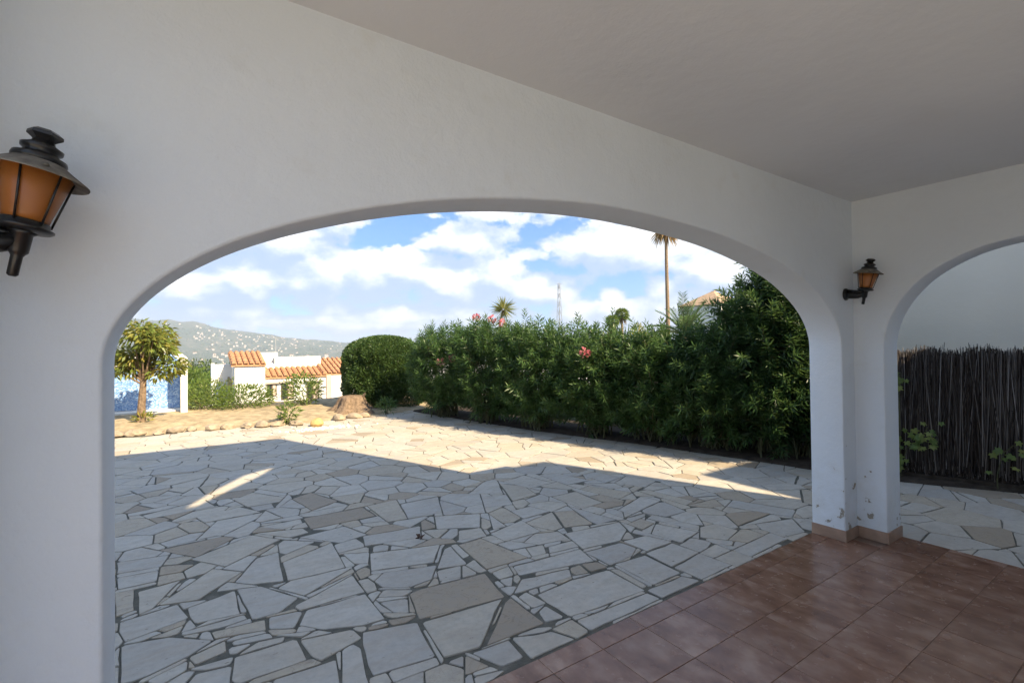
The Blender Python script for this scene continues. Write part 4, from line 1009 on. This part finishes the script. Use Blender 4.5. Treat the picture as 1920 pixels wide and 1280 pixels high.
def date_palm():
    v = 11.5; c = at(1283, 628, v); e = empty('date_palm', (c[0], v, -.05)); tag(e, 'feather-leaved date palm with upright fronds right of the tall trunk', 'palm tree'); h = c[2]+.05
    MB().tube([(0,0,-.1),(0,0,h*.5),(0,0,h)], [.22,.2,.16], 10).build('trunk', PALMBARK, e, True)
    P, Dd, L = [], [], []; m = MB()
    for k in range(34):
        a = k*2.399; el = rng.uniform(.35, 1.45); R = rng.uniform(1.25, 1.75)
        d = np.array([math.cos(a)*math.cos(el), math.sin(a)*math.cos(el), math.sin(el)]); t = np.linspace(0, 1, 16)
        pts = np.array([0,0,h]) + d*R*t[:,None] + np.c_[d[0]*.25*t**2, d[1]*.25*t**2, -.45*t**2.2]*R*math.cos(el)
        m.tube(list(pts[::3]), [.018,.013,.010,.008,.006,.004][:len(pts[::3])], 5, False)
        tg = unit(np.gradient(pts, axis=0)); sd = unit(np.cross(tg, np.array([0,0,1.0])+d*.01)); up = np.cross(sd, tg)
        for j in range(2, 16):
            for s in (-1, 1):
                for q in (0, .5):
                    pp = pts[j-1]*(1-q)+pts[j]*q; P.append(pp); Dd.append(tg[j]*.75+sd[j]*s*.8+up[j]*.25); L.append(.22*R*(1-.6*abs(j/15-.45)))
    P = np.array(P); n = len(P)
    foliage('crown', P, np.array(Dd)+rng.normal(0,.08,(n,3)), np.array(L), .022, OLE, e, .3+.7*rng.beta(2,2,n), .05, .4); m.build('frond_ribs', TWIG, e)
date_palm()
def golden(px, py, v, r, h, label, n=1500):
    c = at(px, py, v); return tuft('golden_shrub', (c[0], v, -.05), n, r, c[2]+.05, .13, .03, YELLOW, label, 'shrub', .9, 0.0, 'golden shrubs behind the hedge')
golden(1112, 612, 14.0, .45, 2, 'yellow-tipped shrub peeping over the hedge left of the fan palms')
golden(1196, 610, 10.5, .36, 2, 'yellow-tipped shrub peeping over the hedge left of the tall palm')
golden(1520, 535, 4.6, .55, 2.6, 'yellow-green shrub top behind the tallest oleander under the arch curve', 2000)

# tan-roofed villa on the right
def tan_villa():
    v = 40.0; ap = at(1338, 547, v); e = empty('tan_villa', (ap[0], v, -.1)); tag(e, 'villa with a low tan pyramid roof half hidden behind the oleanders', 'house')
    z = ap[2]+.1; ev = at(1335, 573, v)[2]+.1
    w = 3.4; V = [(-w,-w,ev),(w,-w,ev),(w,w,ev),(-w,w,ev),(-.35,-.2,z),(.35,-.2,z),(.35,.2,z),(-.35,.2,z),(-w,-w,ev-.12),(w,-w,ev-.12),(w,w,ev-.12),(-w,w,ev-.12)]
    mesh('roof', V, [(0,1,5,4),(1,2,6,5),(2,3,7,6),(3,0,4,7),(4,5,6,7),(8,9,1,0),(9,10,2,1),(10,11,3,2),(11,8,0,3),(11,10,9,8)], ROOFTAN, e)
    MB().box((-w+.3,-w+.3,-.2),(w-.3,w-.3,ev-.121)).build('wall', FARWHITE, e)
    MB().box((-.22,-.22,z-.1),(.22,.22,z+.10)).build('chimney', ROOFTILE, e)
tan_villa()
def pylon():
    v = 190.0; tp = at(1048, 531, v); b = at(1048, 640, v); z0 = -14.0; e = empty('power_pylon', (tp[0], v, z0)); tag(e, 'thin lattice power pylon far behind the hedge', 'pylon')
    h = tp[2]-z0; m = MB(); r = .15; hw = lambda z: 1.3*(1-z/h)+.38
    n = 11; zs = [h*i/n for i in range(n+1)]
    for sx in (-1,1):
        for sy in (-1,1): m.tube([(sx*hw(z), sy*hw(z), z) for z in zs], r, 4)
    m.build('legs', STEEL, e); m = MB()
    for i in range(n):
        for s in (-1,1):
            a, b2 = hw(zs[i]), hw(zs[i+1])
            m.tube([(-a,s*a,zs[i]),(b2,s*b2,zs[i+1])], .08, 4); m.tube([(a,s*a,zs[i]),(-b2,s*b2,zs[i+1])], .08, 4); m.tube([(s*a,-a,zs[i]),(s*b2,b2,zs[i+1])], .08, 4)
    m.build('lattice', STEEL, e)
    for z, w in ((h-.3, 1.9), (h-2.6, 2.4)):
        MB().tube([(-w,0,z),(0,0,z+.35),(w,0,z)], .10, 4).build('cross_arm', STEEL, e)
pylon()

# ------------------------------------------------------------------ white villa below the terrace
def villa():
    V0 = 24.0; o = at(540, 700, V0); gz = -3.2; e = empty('white_villa', (o[0], V0, gz)); tag(e, 'white villa with orange clay tile roofs below the garden bed', 'house')
    def P(px, py, v=V0): q = at(px, py, v); return np.array([q[0]-o[0], v-V0, q[2]-gz])
    def block(name, px0, px1, pytop, v0, v1, mat=FARWHITE):
        a = P(px0, pytop, v0); b = P(px1, pytop, v0); return MB().box((a[0], v0-V0, -.3), (b[0], v1-V0, a[2])).build(name, mat, e)
    def tiles(px0, px1, pye, v0, pyr, v1, name='roof'):
        a = P(px0, pye, v0); b = P(px1, pye, v0); r = P(px0, pyr, v1)
        x0, x1, y0, y1, z0, z1 = a[0], b[0], v0-V0-.12, v1-V0, a[2], r[2]
        ncol = max(3, int(round((x1-x0)/.235))); nrow = 5; m = MB(); w = (x1-x0)/ncol
        m.add([(x0,y0+.06,z0-.09),(x1,y0+.06,z0-.09),(x1,y1,z1-.09),(x0,y1,z1-.09),(x0,y0+.06,z0-.005),(x1,y0+.06,z0-.005),(x1,y1,z1-.005),(x0,y1,z1-.005)], [(3,2,1,0),(4,5,6,7),(0,1,5,4),(1,2,6,5),(2,3,7,6),(3,0,4,7)])
        for c in range(ncol):
            for k in range(nrow):
                t0, t1 = k/nrow, (k+1)/nrow+.02; Vv = []; n = 6
                for (t, lift, f) in ((t0, .035, 1.0), (min(1, t1), .0, .86)):
                    for j in range(n+1):
                        a_ = math.pi*j/n; Vv.append((x0+w*(c+.5)-math.cos(a_)*w*.40*f, y0+(y1-y0)*t, z0+(z1-z0)*t+lift+math.sin(a_)*.085*f))
                m.add(Vv, [(j, j+1, n+2+j, n+1+j) for j in range(n)] + [tuple(range(n+1))])
        o_ = m.build(name, ROOFTILE, e); tag(o_, kind='stuff'); return o_
    # tower at the left
    block('tower_wall', 440, 497, 686, 23.0, 25.2); tiles(433, 499, 683.5, 23.0, 660, 25.2)
    # rear parapets
    block('rear_wall', 487, 521, 661, 25.6, 27.0); block('rear_parapet', 515, 601, 669, 25.3, 25.55)
    # main wing and roof
    block('main_wall', 497.5, 612, 709, 24.0, 26.0); tiles(497.5, 613, 706.5, 24.0, 690, 25.25)
    block('corner_pilaster', 612.3, 621, 703, 23.93, 24.6, PINKWALL)
    block('right_wall', 621.3, 700, 702, 23.98, 26.5); tiles(604, 702, 700, 24.02, 672, 26.4)
    # stair parapet at the left
    a = P(396, 681, 24.5); b = P(428, 678, 24.5); c = P(440, 720, 24.5)
    m = MB(); y0, y1 = .5, .75
    m.add([(a[0],y0,-.3),(c[0]-.02,y0,-.3),(c[0]-.02,y0,c[2]),(a[0]+.35,y0,c[2]),(a[0]+.12,y0,a[2]),(a[0],y0,a[2]),(a[0],y1,-.3),(c[0]-.02,y1,-.3),(c[0]-.02,y1,c[2]),(a[0]+.35,y1,c[2]),(a[0]+.12,y1,a[2]),(a[0],y1,a[2])],
          [(0,1,2,3,4,5),(11,10,9,8,7,6),(0,6,7,1),(1,7,8,2),(2,8,9,3),(3,9,10,4),(4,10,11,5),(5,11,6,0)]); m.build('stair_parapet', FARWHITE, e)
    m = MB().box((a[0], .76, -.3), (P(440,680,25.6)[0], 1.6, P(440, 682, 25.6)[2])); m.build('stair_wall', FARWHITE, e)
    for k in range(5): MB().box((P(424+k*3,0,24.5)[0], .36, -.3), (P(424+k*3+3.0,0,24.5)[0], .499, P(430, 706+k*3, 24.5)[2])).build('stair_step', ROOFTAN, e)
    # windows with lintels
    for (x0, x1, y0, y1) in ((501,519,720,742),(527,551,718,748),(575,598,716,748)):
        a = P(x0, y0, 23.97); b = P(x1, y1, 23.97); f = MB().box((a[0], -.03, b[2]), (b[0], -.002, a[2])).build('window', WOOD, e)
        MB().box((a[0]+.05, -.045, b[2]+.05), ((a[0]+b[0])/2-.03, -.0305, a[2]-.06)).build('pane', simple('dark_window_glass', (.03,.035,.04), .08, .6, .1), f); MB().box(((a[0]+b[0])/2+.03, -.045, b[2]+.05), (b[0]-.05, -.0305, a[2]-.06)).build('pane', PINKWALL, f)
        MB().box((a[0]-.10, -.12, a[2]), (b[0]+.12, -.0025, a[2]+.07)).build('lintel', simple('grey_lintel', (.34,.31,.27), .9, .2, .1), e)
    # tv aerial
    q = P(517, 661, 25.9); m = MB(); m.tube([(q[0],1.9,q[2]-.1),(q[0],1.9,q[2]+.75)], .014, 5)
    m.tube([(q[0]-.35,1.9,q[2]+.72),(q[0]+.3,1.9,q[2]+.72)], .010, 4)
    for k in range(7): m.tube([(q[0]-.33+k*.1,1.75,q[2]+.72),(q[0]-.33+k*.1,2.05,q[2]+.72)], .006, 4)
    m.build('tv_aerial', STEEL, e)
    MB().lathe([(.0,0),(.12,.012),(.16,.04),(.165,.045)], 12, Matrix.Translation(P(508, 687, 25.2)) @ Matrix.Rotation(1.2, 4, 'X')).build('satellite_dish', STEEL, e)
    return e
villa()
q = at(674, 632, 60.0); mst = MB().tube([(0,0,-.5),(0,0,q[2]+8)], [.09,.04], 6).build('radio_mast', STEEL); mst.location = (q[0], 60, -8); tag(mst, 'thin bare mast standing behind the left shoulder of the clipped bush', 'mast')

# ------------------------------------------------------------------ trees below and the far villages
def crown_tree(name, loc, r, h, n, L, mat, label, cat='tree', group=None, flat=.8):
    e = empty(name, loc); tag(e, label, cat, group)
    MB().tube([(0,0,-.5),(.05*r,0,h*.4),(0,0,h*.75)], [.12*r,.08*r,.04*r], 7).build('trunk', BARK, e)
    P, Dd, tn = [], [], []
    for k in range(26):
        b, d = ball(1, .3); c = np.array([0,0,h-r*flat*.9]) + b[0]*np.array([r,r,r*flat])*.75; q = n//26; bb, dd = ball(q, .4); P.append(c+bb*r*.36); Dd.append(dd+np.array([0,0,.3])+rng.normal(0,.4,(q,3))); tn.append(rng.beta(2,2,q)*.7+.3*rng.random())
    P = np.vstack(P); m = len(P); foliage('crown', P, np.vstack(Dd), L*rng.uniform(.7,1.3,m), L*.4, mat, e, np.concatenate(tn)); return e
for k, (px, py, v, r, lab) in enumerate(((372,690,34.,1.5,'yellow-green round tree just right of the shower wall below the terrace'), (400,682,48.,2.0,'dark green tree between the shower wall and the villa stair'),
                                       (364,676,62.,2.2,'olive green tree behind the upper right edge of the shower wall'), (388,706,30.,1.3,'bushy green tree just left of the villa stair'),
                                       (330,676,70.,2.6,'far green tree seen behind the small garden tree'))):
    c = at(px, py, v); g0 = zt(c[0], v); crown_tree('valley_tree', (c[0], v, g0), r, max(2.0, c[2]-g0), 2200, .22*(v/34)**.5, BRIGHT if k in (0, 3) else PINE, lab)

def villages():
    proto = []
    for k in range(4):
        w, d, hh = ((11,8,5.5),(9,9,4.5),(14,8,6.5),(8,7,6.0))[k]; m = MB()
        m.box((-w/2,-d/2,-3),(w/2,d/2,hh)); b = MB(); r = 1.6
        b.add([(-w/2-.4,-d/2-.4,hh+.01),(w/2+.4,-d/2-.4,hh+.01),(w/2+.4,d/2+.4,hh+.01),(-w/2-.4,d/2+.4,hh+.01),(-w/2-.4,0,hh+r),(w/2+.4,0,hh+r)], [(0,1,5,4),(2,3,4,5),(0,4,3),(1,2,5),(3,2,1,0)])
        wm = bpy.data.meshes.new('village_wall'); wm.from_pydata(m.V, [], m.F); wm.materials.append(VILLAGE)
        rm = bpy.data.meshes.new('village_roof'); rm.from_pydata(b.V, [], b.F); rm.materials.append(ROOFTAN if k % 2 else ROOFTILE); proto.append((wm, rm))
    def put(u, v, label, group, sc_=1.0):
        z = zt(u, v); wm, rm = proto[rng.integers(4)]; e = empty('village_house', (u, v, z), rng.uniform(-.5,.5)); e.scale = (sc_, sc_, sc_); tag(e, label, 'house', group)
        for nm, me in (('wall', wm), ('roof', rm)):
            o = bpy.data.objects.new(nm, me); C.objects.link(o); o.parent = e
    n = 0
    while n < 150:                                      # ridge village
        az = rng.normal(5.0, 3.2) if rng.random() < .8 else rng.uniform(-3, 16)
        if not -4 < az < 17: continue
        r = rng.uniform(2120, 2760) - 14*abs(az-5); a = math.radians(az); put(r*math.sin(a), r*math.cos(a), 'tiny pale house of the village strung along the far ridge', 'ridge village houses', rng.uniform(.40, .75)); n += 1
    n = 0
    while n < 140:                                      # valley village
        az = rng.uniform(-4, 18); r = 950 + 1050*rng.random()**1.0; a = math.radians(az); put(r*math.sin(a), r*math.cos(a), 'tiny white house scattered in the green valley below the ridge', 'valley village houses', rng.uniform(.55, 1.0)); n += 1
    # woodland patches between the houses
    N_ = 9000; az = np.radians(rng.uniform(-12, 24, N_)); r = 250+2500*rng.random(N_)**.8
    cl = np.sin(r*.011+az*40)+np.sin(r*.004-az*70)+rng.normal(0,.9,N_); k = cl > -.2; az, r = az[k], r[k]; n = len(az)
    x, y = r*np.sin(az), r*np.cos(az); z = terrain_z(r, np.degrees(az))-.06
    s = rng.uniform(1.6, 4.2, n)*np.interp(r, [250, 900], [.6, 1]); V = np.zeros((n, 8, 3)); 
    for j, (a, b, c) in enumerate(((-.6,-.5,0),(.6,-.45,0),(.5,.6,0),(-.55,.5,0),(-.9,-.8,.9),(.85,-.9,.8),(.3,.4,1.7),(-.8,.7,1.0))):
        V[:, j, 0] = x+a*s*rng.uniform(.8,1.2,n); V[:, j, 1] = y+b*s*rng.uniform(.8,1.2,n); V[:, j, 2] = z+c*s*rng.uniform(.8,1.2,n)
    base = np.arange(n)[:, None]*8; F = np.concatenate([base+np.array(q)[None, :] for q in ((0,1,5,4),(1,2,6,5),(2,3,7,6),(3,0,4,7),(4,5,6,7))])
    tag(mesh('far_woodland', V.reshape(-1, 3), F, PINE, tone=np.tile(rng.random(n), 5)), 'dark green scrub and pine woods covering the far valley', 'woodland', kind='stuff')
villages()

# ------------------------------------------------------------------ small litter
def litter():
    g = gnd(788, 1012); V = []; F = []
    V, Fq = leaf_quads(np.array([[0,0,.012],[.01,.01,.015],[-.01,.0,.013]]), np.array([[1,.4,.35],[-.4,1,.3],[-.7,-.6,.5]]), .06, .035, .02)
    V[:,2] = np.maximum(V[:,2], .004); V[0,2] = .0; o = mesh('dead_leaf', V, Fq, LEAFDRY, tone=.3); o.location = (g[0], g[1], .0005); tag(o, 'curled dark dead leaf lying on the shaded paving', 'leaf')
litter()

# ------------------------------------------------------------------ haze of the warm air over the valley
def haze():
    m = bpy.data.materials.new('haze_air'); m.use_nodes = True; nt = m.node_tree; nt.nodes.clear()
    v = nt.nodes.new('ShaderNodeVolumePrincipled'); v.inputs['Color'].default_value = (.70,.82,1,1); v.inputs['Density'].default_value = .00030; v.inputs['Anisotropy'].default_value = 0.0
    o = nt.nodes.new('ShaderNodeOutputMaterial'); nt.links.new(v.outputs[0], o.inputs['Volume'])
    h = MB().box((-9500,-9500,-95),(9500,9500,200)).build('haze', m); tag(h, kind='stuff')
haze()
